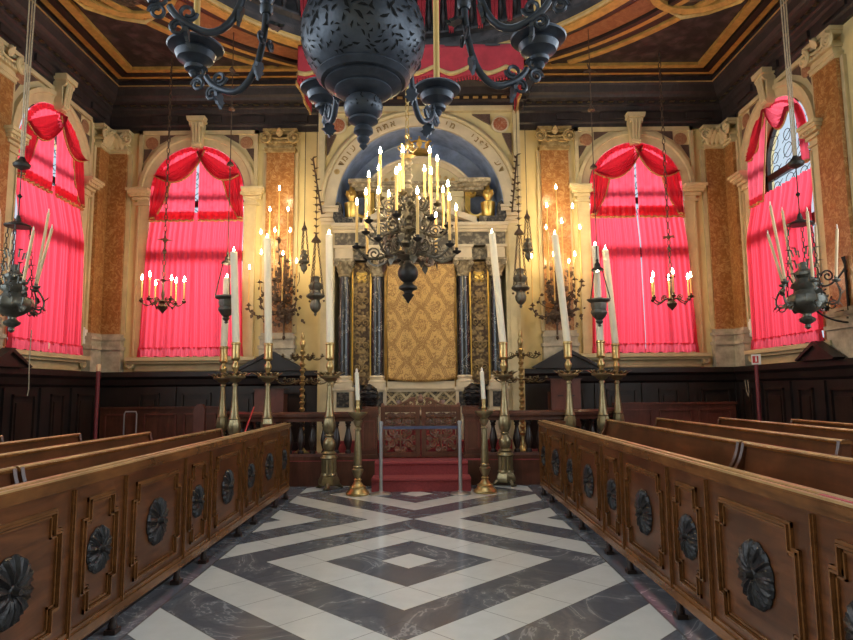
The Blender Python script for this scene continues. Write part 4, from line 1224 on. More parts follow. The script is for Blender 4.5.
for s in (-1, 1):
    sd = 'left' if s < 0 else 'right'
    for k, (x, h) in enumerate(ROWS[s]):
        if s < 0: split, end = (4.55, 4.95, 5.95, 6.6)[k], (9.0, 8.4, 8.25, 7.85)[k]
        else: split, end = (5.36, 5.25, 5.4, 6.9)[k], (9.35, 9.7, 9.7, 9.0)[k]
        if k < 3 or s > 0:
            gap = .30 if (s > 0 and k == 1) else .05
            pew(s * x, split + gap / 2, end, h, 'dark wooden pew nearer the ark in the %s row behind the %s stall front' % (ordn[k], sd))
            pew(s * x, 1.6, split - gap / 2, h, 'dark wooden pew nearer the camera in the %s row behind the %s stall front' % (ordn[k], sd))
        else:
            pew(s * x, 2.0, end, h, 'dark wooden pew next to the panelling of the left side wall')

# benches along the end wall under the panelling
for s in (-1, 1):
    t = thing('wall_bench', 'low dark reddish panelled bench against the end wall on the %s, behind the pews' % ('left' if s < 0 else 'right'), 'bench', (s * 4.68, 11.55, 0))
    mb = MB(); mb.bx(-1.1, 1.1, .02, .08, .1, 1.20); mb.bx(-1.12, 1.12, -.01, .1, 1.20, 1.24); mb.build('back', M['redwood'] if s > 0 else M['mahog'], t)
    mb = MB(); mb.bx(-1.1, 1.1, -.38, .06, .42, .47); mb.build('seat', M['mahog'], t)
    mb = MB(); mb.bx(-1.1, 1.1, -.33, -.30, .0, .42)
    mb.build('seat_front', M['mahog'], t)
    for k in range(3):
        mb = MB(); c = (k - 1) * .72
        for dx in (-.28, .28): mb.bx(c + dx - .015, c + dx + .015, -.005, .03, .58, 1.1)
        for z in (.58, 1.1): mb.bx(c - .29, c + .29, -.005, .03, z - .015, z + .015)
        mb.build('panel', M['redwood'], t)
# reading desks standing behind the balustrade
for s in (-1, 1):
    P = at(269, 410, 11.25) if s < 0 else at(566, 404, 11.15)
    t = thing('reading_desk', 'square reddish wooden reading desk behind the balustrade on the %s' % ('left' if s < 0 else 'right'), 'desk', (P.x, P.y, PZ))
    mb = MB(); mb.bx(-.26, .26, -.02, .02, .45, 1.13 if s < 0 else 1.26); mb.build('front_panel', M['redwood'], t)
    mb = MB()
    for dx in (-.24, .24): mb.bx(dx - .02, dx + .02, -.015, .3, 0, 1.05)
    mb.build('side', M['mahog'], t)
    mb = MB(); mb.bx(-.28, .28, -.04, .34, 1.13 if s < 0 else 1.26, 1.15 if s < 0 else 1.28); mb.build('top', M['mahog'], t)
    if s > 0:
        for dx in (-.1, .1):
            mb = MB(); mb.box((dx, -.025, .98), (.10, .012, .02)); mb.build('slot', M['darkwood'], t)
# ================================================================== CANDLES AND LIGHT FITTINGS
LIGHTS = []
def candle(parent, base, h, r, mat='wax', lit=True, lean=(0, 0), flame=1.0, name='candle', emit=0):
    b = Vector(base); top = b + Vector((lean[0], lean[1], h))
    mb = MB(); n = 8 if r < .03 else 14
    mb.tube([b, b.lerp(top, .5), top - Vector((0, 0, r * .3)), top], [r, r * .985, r * .96, r * .55], n)
    c = mb.build(name, M[mat], parent, 50)
    mb = MB()
    f = .055 * flame
    if lit:
        mb.lathe([(.002, -f * .1), (f * .18, f * .1), (f * .22, f * .3), (f * .14, f * .65), (.002, f * 1.05)], 8, (top.x, top.y, top.z + .004))
        mb.build('flame', M['flame'], c, 60)
    else:
        mb.lathe([(r * .5, -.01), (r * .55, .03), (.004, .06)], 6, top); mb.build('wick', M['wick'], c, 60)
    if emit: LIGHTS.append((parent, top + Vector((0, 0, .04)), emit))
    return c

# ---- tall floor candlesticks
def tall_candlestick(label, x, y, ch, lean=(0, 0), rz=0):
    t = thing('floor_candlestick', label, 'candlestick', (x, y, 0), rz)
    for k in range(3):
        mb = MB(); a = k * 2*PI/3 - PI/2; d = Vector((math.cos(a), math.sin(a), 0))
        mb.tube([d * .09 + Vector((0, 0, .085)), d * .145 + Vector((0, 0, .06)), d * .17 + Vector((0, 0, .035)), d * .195 + Vector((0, 0, .022))], [.045, .042, .032, .026], 7)
        for q in (-.3, 0, .3): mb.ball(d * .205 + Vector((-d.y, d.x, 0)) * q * .12 + Vector((0, 0, .02)), .02, 6)
        mb.build('claw_foot', M['brassdark'], t, 50)
    mb = MB(); mb.lathe([(.14, .055), (.165, .075), (.165, .13), (.13, .20)], 6); mb.lathe([(.12, .19), (.13, .21), (.118, .24)], 18)
    mb.lathe([(.112, .24), (.112, .46)], 28, mod=lambda a, k: 1 + .05 * math.cos(14 * a)); mb.lathe([(.12, .45), (.14, .47), (.125, .49), (.10, .52), (.115, .54), (.08, .57)], 20)
    mb.build('base', M['brass'], t, 35)
    mb = MB(); mb.lathe([(.06, .56), (.085, .60), (.10, .66), (.095, .72), (.06, .77), (.05, .79), (.075, .81), (.06, .83)], 20)
    mb.lathe([(.05, .83), (.08, .88), (.096, .95), (.09, 1.02), (.075, 1.08)], 24, mod=lambda a, k: 1 + .06 * math.cos(8 * a)); mb.lathe([(.08, 1.075), (.085, 1.09), (.07, 1.12), (.055, 1.28), (.04, 1.46), (.034, 1.58), (.045, 1.59), (.045, 1.61), (.032, 1.63), (.04, 1.66), (.07, 1.69), (.075, 1.715), (.05, 1.73)], 20)
    mb.build('stem', M['brass'], t, 40)
    mb = MB(); mb.lathe([(.05, 1.72), (.085, 1.74), (.10, 1.765), (.15, 1.785), (.16, 1.81), (.15, 1.82), (.06, 1.825)], 24); pan = mb.build('drip_pan', M['brass'], t, 40); pan.location.z = -.08
    mb = MB()
    for k in range(12):
        a = k * 2*PI/12; c = Vector((.145 * math.cos(a), .145 * math.sin(a), 1.815))
        mb.leaf(c, (math.cos(a) * .85, math.sin(a) * .85, .75), .12, w=.26)
        b2 = Vector((.165 * math.cos(a + .26), .165 * math.sin(a + .26), 1.875)); mb.tube([c + Vector((0, 0, .02)), b2, Vector((.145 * math.cos(a + .52), .145 * math.sin(a + .52), 1.835))], .008, 4)
    mb.build('openwork_rim', M['brass'], pan, 40)
    mb = MB(); mb.lathe([(.04, 1.70), (.03, 1.80), (.055, 1.86), (.057, 1.90), (.03, 1.95), (.03, 1.97), (.06, 1.99), (.07, 2.01), (.062, 2.03), (.064, 2.22), (.074, 2.23), (.074, 2.25), (.066, 2.26)], 18); mb.build('socket', M['brass2'], t, 40)
    candle(t, (0, 0, 2.24), ch, .058, 'wax', True, lean, 1.1, emit=5)
    return t
tall_candlestick('tall brass floor candlestick with thick lit candle standing clear left of the steps', -1.36, 9.95, 1.78, (-.03, 0))
tall_candlestick('tall brass floor candlestick with thick lit candle standing clear right of the steps', 1.40, 10.15, 1.80, (-.17, .0), .5)
P = at(268.5, 345, 9.95); tall_candlestick('tall brass candlestick with lit candle just left of the end of the left stall front', P.x, 9.95, 1.72, (-.05, 0), .3)
P = at(236, 345, 9.75); tall_candlestick('tall brass candlestick behind the left stall front, nearer of the close pair', P.x, 9.75, 1.44, (-.09, 0), 1)
P = at(224, 345, 10.6); tall_candlestick('tall brass candlestick behind the left stall front, farther of the close pair', P.x, 10.6, 1.20, (.02, 0))
P = at(567.5, 345, 10.15); tall_candlestick('tall brass candlestick with lit candle just right of the end of the right stall front', P.x, 10.15, 1.78, (-.16, 0), .2)
P = at(600.5, 345, 10.0); tall_candlestick('tall brass candlestick behind the right stall front, seen below the hanging lantern', P.x, 10.0, 1.55, (-.05, 0), .8)
P = at(615.5, 345, 10.75); tall_candlestick('tall brass candlestick outermost right, its candle against the pink curtain', P.x, 10.75, 1.66, (-.11, 0))

# ---- short candlesticks before the gate
def short_candlestick(label, x, y):
    t = thing('short_candlestick', label, 'candlestick', (x, y, 0))
    mb = MB(); mb.lathe([(.165, 0), (.175, .02), (.165, .045), (.13, .07), (.115, .10), (.12, .115), (.085, .135), (.06, .17), (.045, .20), (.06, .215), (.04, .235)], 26); mb.build('foot', M['brass2'], t, 40)
    mb = MB(); mb.lathe([(.035, .23), (.055, .27), (.082, .33), (.085, .36), (.06, .38), (.07, .40), (.055, .42), (.06, .50), (.055, .60), (.042, .82), (.036, .92), (.055, .935), (.05, .95), (.03, .97), (.05, 1.0), (.065, 1.03), (.07, 1.06), (.05, 1.075)], 20); mb.build('stem', M['brass'], t, 40)
    mb = MB(); mb.lathe([(.045, 1.07), (.07, 1.10), (.12, 1.14), (.14, 1.17), (.14, 1.185), (.125, 1.18)], 24); mb.build('drip_pan', M['brass'], t, 40)
    mb = MB(); mb.lathe([(.035, 1.17), (.03, 1.21), (.04, 1.23), (.025, 1.26), (.034, 1.30), (.03, 1.32), (.034, 1.36)], 14); mb.build('socket', M['brass2'], t, 40)
    candle(t, (0, 0, 1.35), .42, .032, 'wax', False, (-.02, 0))
    return t
short_candlestick('short brass candlestick with white unlit candle standing left of the red steps', -.85, 9.35)
short_candlestick('short brass candlestick with white unlit candle standing right of the red steps', 1.01, 9.45)

# ---- thin many-armed candelabra on the platform
def thin_candelabrum(label, x, y):
    t = thing('brass_candelabrum', label, 'candelabrum', (x, y, PZ))
    mb = MB(); mb.lathe([(.16, 0), (.17, .03), (.08, .08), (.03, .14), (.03, .3)], 16)
    z = .3
    while z < 1.75:
        mb.lathe([(.022, z), (.045, z + .03), (.05, z + .055), (.022, z + .085), (.03, z + .10), (.022, z + .11)], 12); z += .11
    mb.lathe([(.02, z), (.04, z + .04), (.05, z + .1), (.02, z + .16), (.035, z + .2), (.008, z + .3)], 12); mb.build('stem', M['brass2'], t, 40)
    for lv, (za, R_) in enumerate(((1.24, .44), (1.66, .34))):
        for k in range(6):
            a = k * PI / 3 + .2 * lv; e = Vector((math.cos(a), math.sin(a), 0)); Z = Vector((0, 0, 1))
            mb = MB()
            mb.tube(bez(Z * za, e * R_ * .4 + Z * (za + .12), e * R_ * .6 + Z * (za - .12), e * R_ + Z * (za + .03), 12), .011, 5)
            mb.tube(spiral(e * R_ * .52 + Z * (za + .05), .05, 1.3, (e, Z), PI, 1, 14), .008, 4)
            mb.lathe([(.012, 0), (.035, .012), (.04, .024), (.016, .03), (.016, .06)], 10, e * R_ + Z * (za + .03))
            mb.leaf(e * R_ * .7 + Z * za, e + Z * .6, .08)
            mb.build('arm', M['brassdark'], t, 40)
    return t
P = at(302, 409, 11.0); thin_candelabrum('thin brass candelabrum with curling arms behind the left balustrade', P.x, 11.0)
P = at(522, 409, 11.0); thin_candelabrum('thin brass candelabrum with curling arms behind the right balustrade', P.x, 11.0)

def chain(mb, a, b, link=.05, r=.006):
    a, b = Vector(a), Vector(b); L = (b - a).length; n = max(2, int(L / link)); d = (b - a).normalized()
    u = d.orthogonal().normalized(); w = d.cross(u)
    for i in range(n):
        c = a + d * (L * (i + .5) / n); e = u if i % 2 else w
        mb.tube([c + d * (link * .62) * math.cos(q) + e * link * .26 * math.sin(q) for q in [2*PI*k/6 for k in range(6)]], r, 4, True)

# ---- central brass chandelier
def chandelier(label, x, y, zb):
    t = thing('brass_chandelier', label, 'chandelier', (x, y, zb))
    mb = MB(); mb.ball((0, 0, 0), .135, 22); mb.lathe([(.05, -.12), (.07, -.15), (.12, -.18), (.125, -.21), (.06, -.24), (.05, -.27), (.08, -.29), (.05, -.33), (.03, -.36), (.008, -.40)], 18); mb.build('ball', M['iron'], t, 40)
    mb = MB(); prof = [(.06, .11), (.05, .16), (.13, .2), (.15, .22), (.06, .25), (.05, .33)]
    z = .33
    for k in range(6):
        r = .11 - .008 * k
        prof += [(.045, z), (r, z + .045), (r * .9, z + .075), (.045, z + .11), (.06, z + .14), (.045, z + .17)]; z += .185
    prof += [(.04, z), (.07, z + .05), (.03, z + .12)]
    mb.lathe(prof, 18); mb.build('stem', M['chandmetal'], t, 40); ztop = z + .12
    for tier, (n, R_, za, zp, hh, a0) in enumerate(((8, .66, .22, .30, .52, .2), (8, .56, .52, .60, .50, .55), (7, .40, .84, .92, .52, .1))):
        for k in range(n):
            a = a0 + k * 2*PI/n; e = Vector((math.cos(a), math.sin(a), 0)); Z = Vector((0, 0, 1))
            rr = R_ * (1.0 + .06 * math.sin(k * 2.3))
            tip = e * rr + Z * (zp + .03 * math.sin(k * 1.7))
            mb = MB()
            mb.tube(bez(e * .05 + Z * za, e * rr * .35 + Z * (za + .16), e * rr * .65 + Z * (za - .26), tip, 14), [.022] * 8 + [.017] * 7, 6)
            mb.tube(spiral(e * rr * .40 + Z * (za + .10), .11, 1.7, (e, Z), PI, -1, 20), .014, 5)
            mb.tube(spiral(e * rr * .66 + Z * (za + .02), .085, 1.5, (e, Z), 0, 1, 16), .012, 5)
            mb.leaf(e * rr * .55 + Z * (za - .05), e * .5 - Z, .13); mb.leaf(e * rr * .3 + Z * (za + .14), e * .2 + Z, .13); mb.leaf(e * rr * .45 + Z * (za + .02), e * .3 - Z, .12); mb.leaf(e * rr * .85 + Z * (zp - .06), e - Z * .5, .07)
            ar = mb.build('arm', M['chandmetal'], t, 40)
            mb = MB(); mb.lathe([(.012, -.03), (.05, -.005), (.062, .015), (.05, .018), (.02, .02), (.022, .06)], 12, tip); mb.build('drip_pan', M['iron'] if tier < 2 else M['brassdark'], ar, 40)
            candle(t, tip + Z * .05, hh * (1 + .06 * math.sin(k * 3.1 + tier)), .019, 'waxgold', True, flame=1.6, emit=(7 if (k % 2 == 0) else 0))
    mb = MB()
    for k in range(8):
        a = k * PI / 4; mb.leaf((.03 * math.cos(a), .03 * math.sin(a), ztop - .02), (math.cos(a), math.sin(a), .9), .10); 
        mb.tube(spiral((.09 * math.cos(a), .09 * math.sin(a), ztop + .14), .05, 1.2, (Vector((math.cos(a), math.sin(a), 0)), Vector((0, 0, 1))), PI, 1, 12), .008, 4)
    mb.ball((0, 0, ztop + .16), .05, 10); mb.ball((0, 0, ztop + .30), .035, 10); mb.build('finial', M['brass2'], t, 40)
    mb = MB(); chain(mb, (0, 0, ztop + .2), (0, 0, 10.98 - zb), .11, .010); mb.build('chain', M['brass2'], t, 40)
    return t
P = at(408, 273, 8.1)
chandelier('large brass chandelier full of lit candles hanging before the ark arch', P.x, 8.1, P.z)

# ---- giant dark bronze chandelier close to the camera
def big_lamp():
    Z = Vector((0, 0, 1))
    t = thing('bronze_chandelier', 'huge dark bronze chandelier with pierced globe in the foreground at the top', 'chandelier', (-.155, 3.2, 3.39))
    RG = .332; rnd = random.Random(5)
    mb = MB(); mb.ball((0, 0, 0), RG, 56, .96); gl = mb.build('globe', M['bronze'], t, 60)
    mb = MB()
    done = []
    for i in range(1500):                        # cut-out foliage openings of the globe
        zz = rnd.uniform(-.66, .95); a = rnd.uniform(0, 2*PI); c0 = math.sqrt(1 - zz * zz)
        nrm = Vector((c0 * math.cos(a), c0 * math.sin(a), zz)); u = nrm.cross(Z)
        u.normalize(); v = nrm.cross(u); q = rnd.uniform(0, 2*PI)
        
        
        c = Vector((RG * c0 * math.cos(a), RG * c0 * math.sin(a), RG * .96 * zz)) + nrm * .003
        d = u * math.cos(q) + v * math.sin(q); e = nrm.cross(d); s_ = rnd.uniform(.022, .036) * (1 if zz > -.3 else .62)
        if any((nrm - p).length < (s_ + q2) / RG * .62 for p, q2 in done): continue
        done.append((nrm, s_))
        pts = [(-1, 0), (-.3, .5), (.35, .42), (1, .05), (.3, -.12), (-.2, -.02)] if i % 3 else [(-.8, -.3), (-.1, .6), (.8, -.2), (0, -.05)]
        mb.face([c + d * x * s_ + e * y * s_ for x, y in pts])
    mb.build('pierced_opening', M['pierce'], gl)
    mb = MB()
    mb.lathe([(.245, -.225), (.25, -.235), (.225, -.26), (.20, -.262), (.205, -.275), (.19, -.285), (.15, -.30), (.155, -.312), (.14, -.325), (.10, -.335), (.08, -.345)], 36)
    mb.build('lower_moulding', M['bronze'], t, 40)
    mb = MB(); mb.lathe([(.07, -.335), (.094, -.36), (.104, -.395), (.098, -.43), (.07, -.455), (.05, -.465)], 26); kb = mb.build('pierced_knob', M['bronze'], t, 50)
    mb = MB()
    for i in range(60):
        a = rnd.uniform(0, 2*PI); zz = rnd.uniform(-.435, -.355); r0 = .1065 - abs(zz + .395) * .15
        c = Vector((r0 * math.cos(a), r0 * math.sin(a), zz)); nrm = Vector((math.cos(a), math.sin(a), 0)); u = Vector((-math.sin(a), math.cos(a), 0)); s_ = .008
        q = rnd.uniform(0, 6); d = u * math.cos(q) + Z * math.sin(q); e = nrm.cross(d)
        mb.face([c + d * x * s_ + e * y * s_ for x, y in ((-1, 0), (0, .6), (1, 0), (0, -.3))])
    mb.build('pierced_opening', M['pierce'], kb)
    mb = MB(); mb.lathe([(.05, -.455), (.075, -.462), (.078, -.475), (.05, -.49), (.035, -.50), (.05, -.515), (.052, -.535), (.035, -.55), (.028, -.56), (.036, -.57), (.03, -.585), (.016, -.595), (.022, -.61), (.004, -.63)], 20); mb.build('finial', M['bronze'], t, 40)
    mb = MB(); mb.lathe([(.08, .32), (.13, .36), (.10, .42), (.06, .50), (.07, .7), (.12, .78), (.12, .86), (.05, .95), (.04, 1.5), (.09, 1.6), (.03, 1.75)], 22); chain(mb, (0, 0, 1.7), (0, 0, 10.98 - 3.39), .2, .02); mb.build('stem', M['bronze'], t, 40)
    for i, deg in enumerate((12, 64, 113, 165, 193, 244, 296, 346)):
        a = math.radians(deg); e = Vector((math.cos(a), math.sin(a), 0)); sd = Vector((-math.sin(a), math.cos(a), 0))
        RP_ = (1.0, .93, .88, 1.04, 1.06, .95, .95, 1.06)[i]; dz = (-.13, -.12, -.12, -.13, .0, 0, 0, .0)[i]; e0 = e; e = e * (RP_ / .95); RP_ = .95
        mb = MB()
        p1 = bez(e * .08 + Z * .82, e * .30 + Z * 1.0, e * .52 + Z * .85, e * .535 + Z * (.42 + dz), 10)
        p2 = bez(e * .535 + Z * (.42 + dz), e * .54 + Z * dz, e * .66 + Z * (dz - .10), e * .74 + Z * (dz - .07), 9)
        p3 = bez(e * .74 + Z * (dz - .07), e * .82 + Z * (dz - .04), e * .86 + Z * dz, e * .88 + Z * (dz + .045), 6)
        mb.tube(p1 + p2[1:] + p3[1:], [.020] * 11 + [.0195] * 9 + [.018] * 6, 9); ar = mb.build('arm', M['bronze'], t, 50)
        mb = MB(); mb.lathe([(.028, .0), (.038, .015), (.038, .05), (.028, .06), (.044, .09), (.048, .12), (.034, .15), (.028, .16)], 14, e * .535 + Z * (.36 + dz)); mb.build('collar', M['bronze'], ar, 40)
        mb = MB()
        for (rr, zz, rad, a0, sg) in ((.80, .02, .045, PI, 1), (.84, -.065, .04, PI/2, -1), (.93, .005, .042, 0, 1), (.915, .075, .038, PI, -1)):
            mb.tube(spiral(e * rr + Z * (zz + dz), rad, 1.35, (e0, Z), a0, sg, 18, .6), .0105, 6)
        mb.build('scroll', M['bronze'], ar, 50)
        for off in (-1, 1):
            mb = MB(); mb.tube(spiral(e * .535 + sd * off * .05 + Z * (.20 + dz), .035, 1.3, (sd * off, Z), PI, 1, 14, .6), .010, 5); mb.build('side_scroll', M['bronze'], ar, 50)
        mb = MB()
        for lp, ld in ((e * .525 + Z * (.30 + dz), e * -.8 + Z * -.6), (e * .56 + Z * (.08 + dz), e * .5 + Z * -.9), (e * .80 + Z * (dz - .06), e * .2 + Z * -1)):
            mb = MB(); mb.fan_leaf(lp, ld, sd, .10); mb.build('leaf', M['bronze'], ar, 30)
        zp = .10 + dz
        mb = MB(); mb.lathe([(.02, -.05), (.034, -.03), (.03, -.015), (.055, -.005), (.06, .012), (.042, .022), (.05, .032), (.10, .055), (.115, .09), (.10, .11), (.155, .125), (.16, .135), (.15, .145), (.09, .13), (.05, .12), (.045, .15), (.05, .17), (.03, .175)], 30, e * RP_ + Z * zp); mb.build('drip_pan', M['bronze'], ar, 35)
        candle(t, e * RP_ + Z * (zp + .16), .62, .020, 'waxgold', False)
    return t
big_lamp()

# ---- small six-candle chandeliers before the end-wall windows
def small_chandelier(label, x, y, zb, ztop):
    t = thing('small_chandelier', label, 'chandelier', (x, y, zb))
    Z = Vector((0, 0, 1))
    mb = MB(); mb.lathe([(.006, -.13), (.03, -.10), (.075, -.05), (.085, -.01), (.06, .03), (.03, .05), (.05, .08), (.02, .12), (.03, .2), (.015, .3), (.02, .42)], 16); mb.build('stem', M['leafiron'], t, 40)
    for k in range(6):
        a = k * PI / 3 + .25; e = Vector((math.cos(a), math.sin(a), 0)); R_ = .34
        mb = MB(); mb.tube(bez(e * .03 + Z * .05, e * .14 + Z * .16, e * .2 + Z * -.12, e * R_ + Z * .07, 10), .011, 5); mb.tube(spiral(e * .15 + Z * .09, .05, 1.4, (e, Z), PI, -1, 14), .008, 4)
        mb.lathe([(.008, -.02), (.03, 0), (.04, .02), (.03, .03), (.015, .035), (.016, .06)], 10, e * R_ + Z * .07); mb.leaf(e * .24 + Z * .02, e * .6 - Z, .06)
        mb.leaf(e * R_ + Z * .05, e + Z * .5, .07); ar = mb.build('arm', M['leafiron'], t, 40)
        candle(t, e * R_ + Z * .12, .31 + .03 * math.sin(k * 2.2), .014, 'waxgold', True, flame=1.7, emit=(5 if k % 2 == 0 else 0))
    mb = MB(); chain(mb, (0, 0, .4), (0, 0, ztop - zb), .10, .008); mb.ball((0, 0, .95), .035, 8)
    for k in range(4):
        a = k * PI / 2 + .3; mb.leaf((0, 0, 1.15), (math.cos(a), math.sin(a), .25), .14)
        mb.leaf((0, 0, .42), (math.cos(a), math.sin(a), .6), .12)
    mb.ball((0, 0, 1.15), .04, 8); mb.build('chain', M['leafiron'], t, 40)
    return t
P = at(162.5, 306, 10.7); small_chandelier('small six-candle lit chandelier hanging before the pink curtain left of the ark', P.x, 10.7, P.z, 7.49)
P = at(672, 303, 10.7); small_chandelier('small six-candle lit chandelier hanging before the pink curtain right of the ark', P.x, 10.7, P.z, 7.49)

# ---- hanging lanterns
def hanging_lantern(label, x, y, zb, ztop, zcap, candle_h):
    t = thing('hanging_lantern', label, 'lantern', (x, y, zb)); Z = Vector((0, 0, 1))
    mb = MB(); mb.lathe([(.004, -.30), (.03, -.28), (.02, -.255), (.05, -.235), (.06, -.21), (.045, -.19), (.09, -.15), (.135, -.08), (.13, -.05), (.115, -.03), (.13, .05), (.125, .08), (.16, .10), (.19, .12), (.19, .14), (.15, .15), (.10, .14)], 8); mb.build('bowl', M['pewter'], t, 35)
    mb = MB(); mb.lathe([(.10, zcap), (.09, zcap + .03), (.05, zcap + .06), (.045, zcap + .10), (.02, zcap + .14), (.025, zcap + .17), (.006, zcap + .2)], 12); mb.build('cap', M['iron'], t, 40)
    mb = MB()
    for k in range(3):
        a = k * 2*PI/3 + PI/2 + .05
        mb.tube([(.18 * math.cos(a), .18 * math.sin(a), .13), (.07 * math.cos(a), .07 * math.sin(a), zcap + .02)], .009, 4)
    mb.build('chain', M['iron'], t)
    mb = MB(); mb.tube([(0, 0, zcap + .18), (0, 0, ztop - zb)], .008, 5); zz = ztop - zb
    for f in (.36, .60): mb.lathe([(.01, 0), (.06, .02), (.05, .05), (.02, .08), (.01, .10)], 10, (0, 0, zcap + .2 + (zz - zcap) * f))
    mb.tube([(-.10, 0, zz - .75), (0, 0, zz - .72), (.10, 0, zz - .75)], .012, 4); mb.leaf((0, 0, zz - .74), (0, 0, 1), .16); mb.build('hanging_rod', M['leafiron'], t, 40)
    candle(t, (0, 0, .12), candle_h, .030, 'wax', candle_h > .3, flame=1.1)
    return t
P = at(226.5, 305, 9.9); hanging_lantern('dark pewter hanging lantern with pointed cap before the left pink curtain', P.x, 9.9, P.z, 7.45, .66, .16)
P = at(599, 308, 9.9); hanging_lantern('dark pewter hanging lantern with candle and cap before the right pink curtain', P.x, 9.9, P.z, 7.45, .60, .46)

def ornate_lamp(label, x, y, zb, ztop, big):
    t = thing('oil_lamp', label, 'lamp', (x, y, zb)); Z = Vector((0, 0, 1)); k_ = 1.0 if big else .62
    mb = MB()
    prof = [(.004, -.36), (.025, -.33), (.02, -.30), (.055, -.27), (.085, -.22), (.095, -.15), (.07, -.10), (.075, -.07), (.14, -.03), (.155, .0), (.14, .03), (.09, .05), (.08, .10), (.11, .14), (.12, .19), (.09, .22), (.06, .25), (.065, .30), (.08, .33), (.03, .36)]
    mb.lathe([(r * k_, z * k_) for r, z in prof], 16, mod=lambda a, k: 1 + .07 * math.cos(8 * a)); mb.build('body', M['pewter'], t, 40)
    mb = MB(); zc = 1.0 * k_
    for q in range(3):
        a = q * 2*PI/3 + .4
        chain(mb, (.14 * k_ * math.cos(a), .14 * k_ * math.sin(a), .02), (.03 * math.cos(a), .03 * math.sin(a), zc), .06, .007)
        mb.ball((.15 * k_ * math.cos(a), .15 * k_ * math.sin(a), -.08 * k_), .022, 6)
    mb.lathe([(.09 * k_, zc - .03), (.08 * k_, zc), (.03 * k_, zc + .06), (.01, zc + .13)], 10, (0, 0, 0))
    if big:
        z = zc + .12
        while z < 1.9:
            for q in range(4):
                a = q * PI / 2 + z; mb.leaf((0, 0, z), (math.cos(a), math.sin(a), .5), .07)
            mb.ball((0, 0, z), .022, 6); z += .13
    mb.build('chain', M['leafiron'], t, 40)
    mb = MB(); mb.tube([(0, 0, zc + .1), (0, 0, ztop - zb)], .006, 5); mb.build('hanging_wire', M['iron'], t)
    return t
P = at(315.5, 296, 11.0); ornate_lamp('ornate pewter hanging lamp with leafy chain beside the left jamb of the ark arch', P.x, 11.0, P.z, 7.35, True)
P = at(520.5, 288, 11.0); ornate_lamp('ornate pewter hanging lamp with leafy chain beside the right jamb of the ark arch', P.x, 11.0, P.z, 7.35, True)
P = at(304, 262, 11.2); ornate_lamp('small oil lamp on a thin wire, left of the ornate lamp by the left jamb', P.x, 11.2, P.z, 7.3, False)
P = at(528, 250, 11.2); ornate_lamp('small oil lamp on a thin wire, right of the ornate lamp by the right jamb', P.x, 11.2, P.z, 7.3, False)
# leafy garlands hanging in the corners of the arch
for s in (-1, 1):
    A = at(313, 158, 11.45) if s < 0 else at(517, 155, 11.45); B = at(322, 214, 11.4) if s < 0 else at(512, 212, 11.4)
    mb = MB(); mb.tube([A, A.lerp(B, .5) + Vector((0, -.02, 0)), B], .016, 6)
    for i in range(16):
        c = A.lerp(B, i / 15); a = i * 2.1; mb.leaf(c, (math.cos(a), -.4, .5 + math.sin(a) * .3), .085)
    o = mb.build('garland', M['leafiron'], None, 40)
    tag(o, 'dark leafy metal garland hanging by the %s impost of the ark arch' % ('left' if s < 0 else 'right'), 'garland')

# ---- leafy wall sconces on the pilasters
def sconce(label, X, tips, seed):
    """tips: (u, v_flame, v_base) read along the photograph, spread in depth round the bracket"""
    rnd = random.Random(seed); Y0 = 11.86
    root = at(X, 318, 11.8); t = thing('wall_sconce', label, 'sconce', (root.x, Y0, root.z)); O = Vector((root.x, Y0, root.z)); Z = Vector((0, 0, 1))
    mb = MB(); mb.lathe([(.12, 0), (.14, -.03), (.10, -.05), (.05, -.08)], 14, (0, 0, .05), FACE @ Matrix.Scale(1, 4)); mb.tube([(0, -.06, -.32), (0, -.06, 1.2)], .018, 6); mb.lathe([(.004, -.42), (.03, -.38), (.02, -.33)], 8, (0, -.06, 0))
    mb.build('backplate', M['leafiron'], t, 40)
    stem0 = Vector((0, -.08, 0)); allst = []
    for i, (u, vf, vb) in enumerate(tips):
        Yd = 11.62 - .28 * rnd.random() - (.12 if abs(u - X) < 12 else 0)
        b = at(u, vb, Yd) - O; f = at(u, vf, Yd) - O
        s0 = stem0 + Z * max(-.1, min(1.0, b.z * .55))
        mb = MB(); mid1 = s0 + Vector((b.x * .3, -.22, -.1)); mid2 = b + Vector((0, 0, -.28))
        path = bez(s0, mid1, mid2, b, 12); mb.tube(path, .012, 5)
        for k in range(2, 12):
            a = k * 2.4 + i; d = Vector((math.cos(a), -.25, math.sin(a)))
            mb.leaf(path[k], d, .065 + .03 * rnd.random(), (0, -1, 0), w=.36)
        mb.tube(spiral(path[6] + Vector((.05, 0, -.02)), .05, 1.2, a0=PI, sgn=1, n=12), .008, 4)
        for k in range(4):
            a = k * PI / 2 + .5; mb.leaf(b, (math.cos(a), math.sin(a), .35), .075, w=.5)
        mb.lathe([(.012, -.01), (.04, .01), (.035, .03), (.018, .03), (.018, .06)], 8, b); mb.build('branch', M['leafiron'], t, 40)
        candle(t, b + Z * .04, max(.1, f.z - b.z - .06), .013, 'waxgold', True, flame=1.5, emit=(6 if i % 3 == 0 else 0))
    mb = MB()
    for i in range(130):
        x = rnd.gauss(0, .17); z = rnd.uniform(-.18, .95); a = rnd.uniform(0, 2*PI)
        mb.leaf((x * (1.1 - .45 * z), -.10 - .18 * rnd.random(), z), (math.cos(a), -.4, math.sin(a)), rnd.uniform(.045, .09), (0, -1, 0), w=.42)
    for i in range(9):
        x = rnd.gauss(0, .14); z = rnd.uniform(-.1, .8); mb.tube(bez((0, -.07, z * .6), (x * .5, -.25, z * .5), (x * 1.3, -.2, z * .8), (x, -.14, z + .1), 8), .008, 4)
    mb.build('foliage', M['leafiron'], t, 40)
    return t
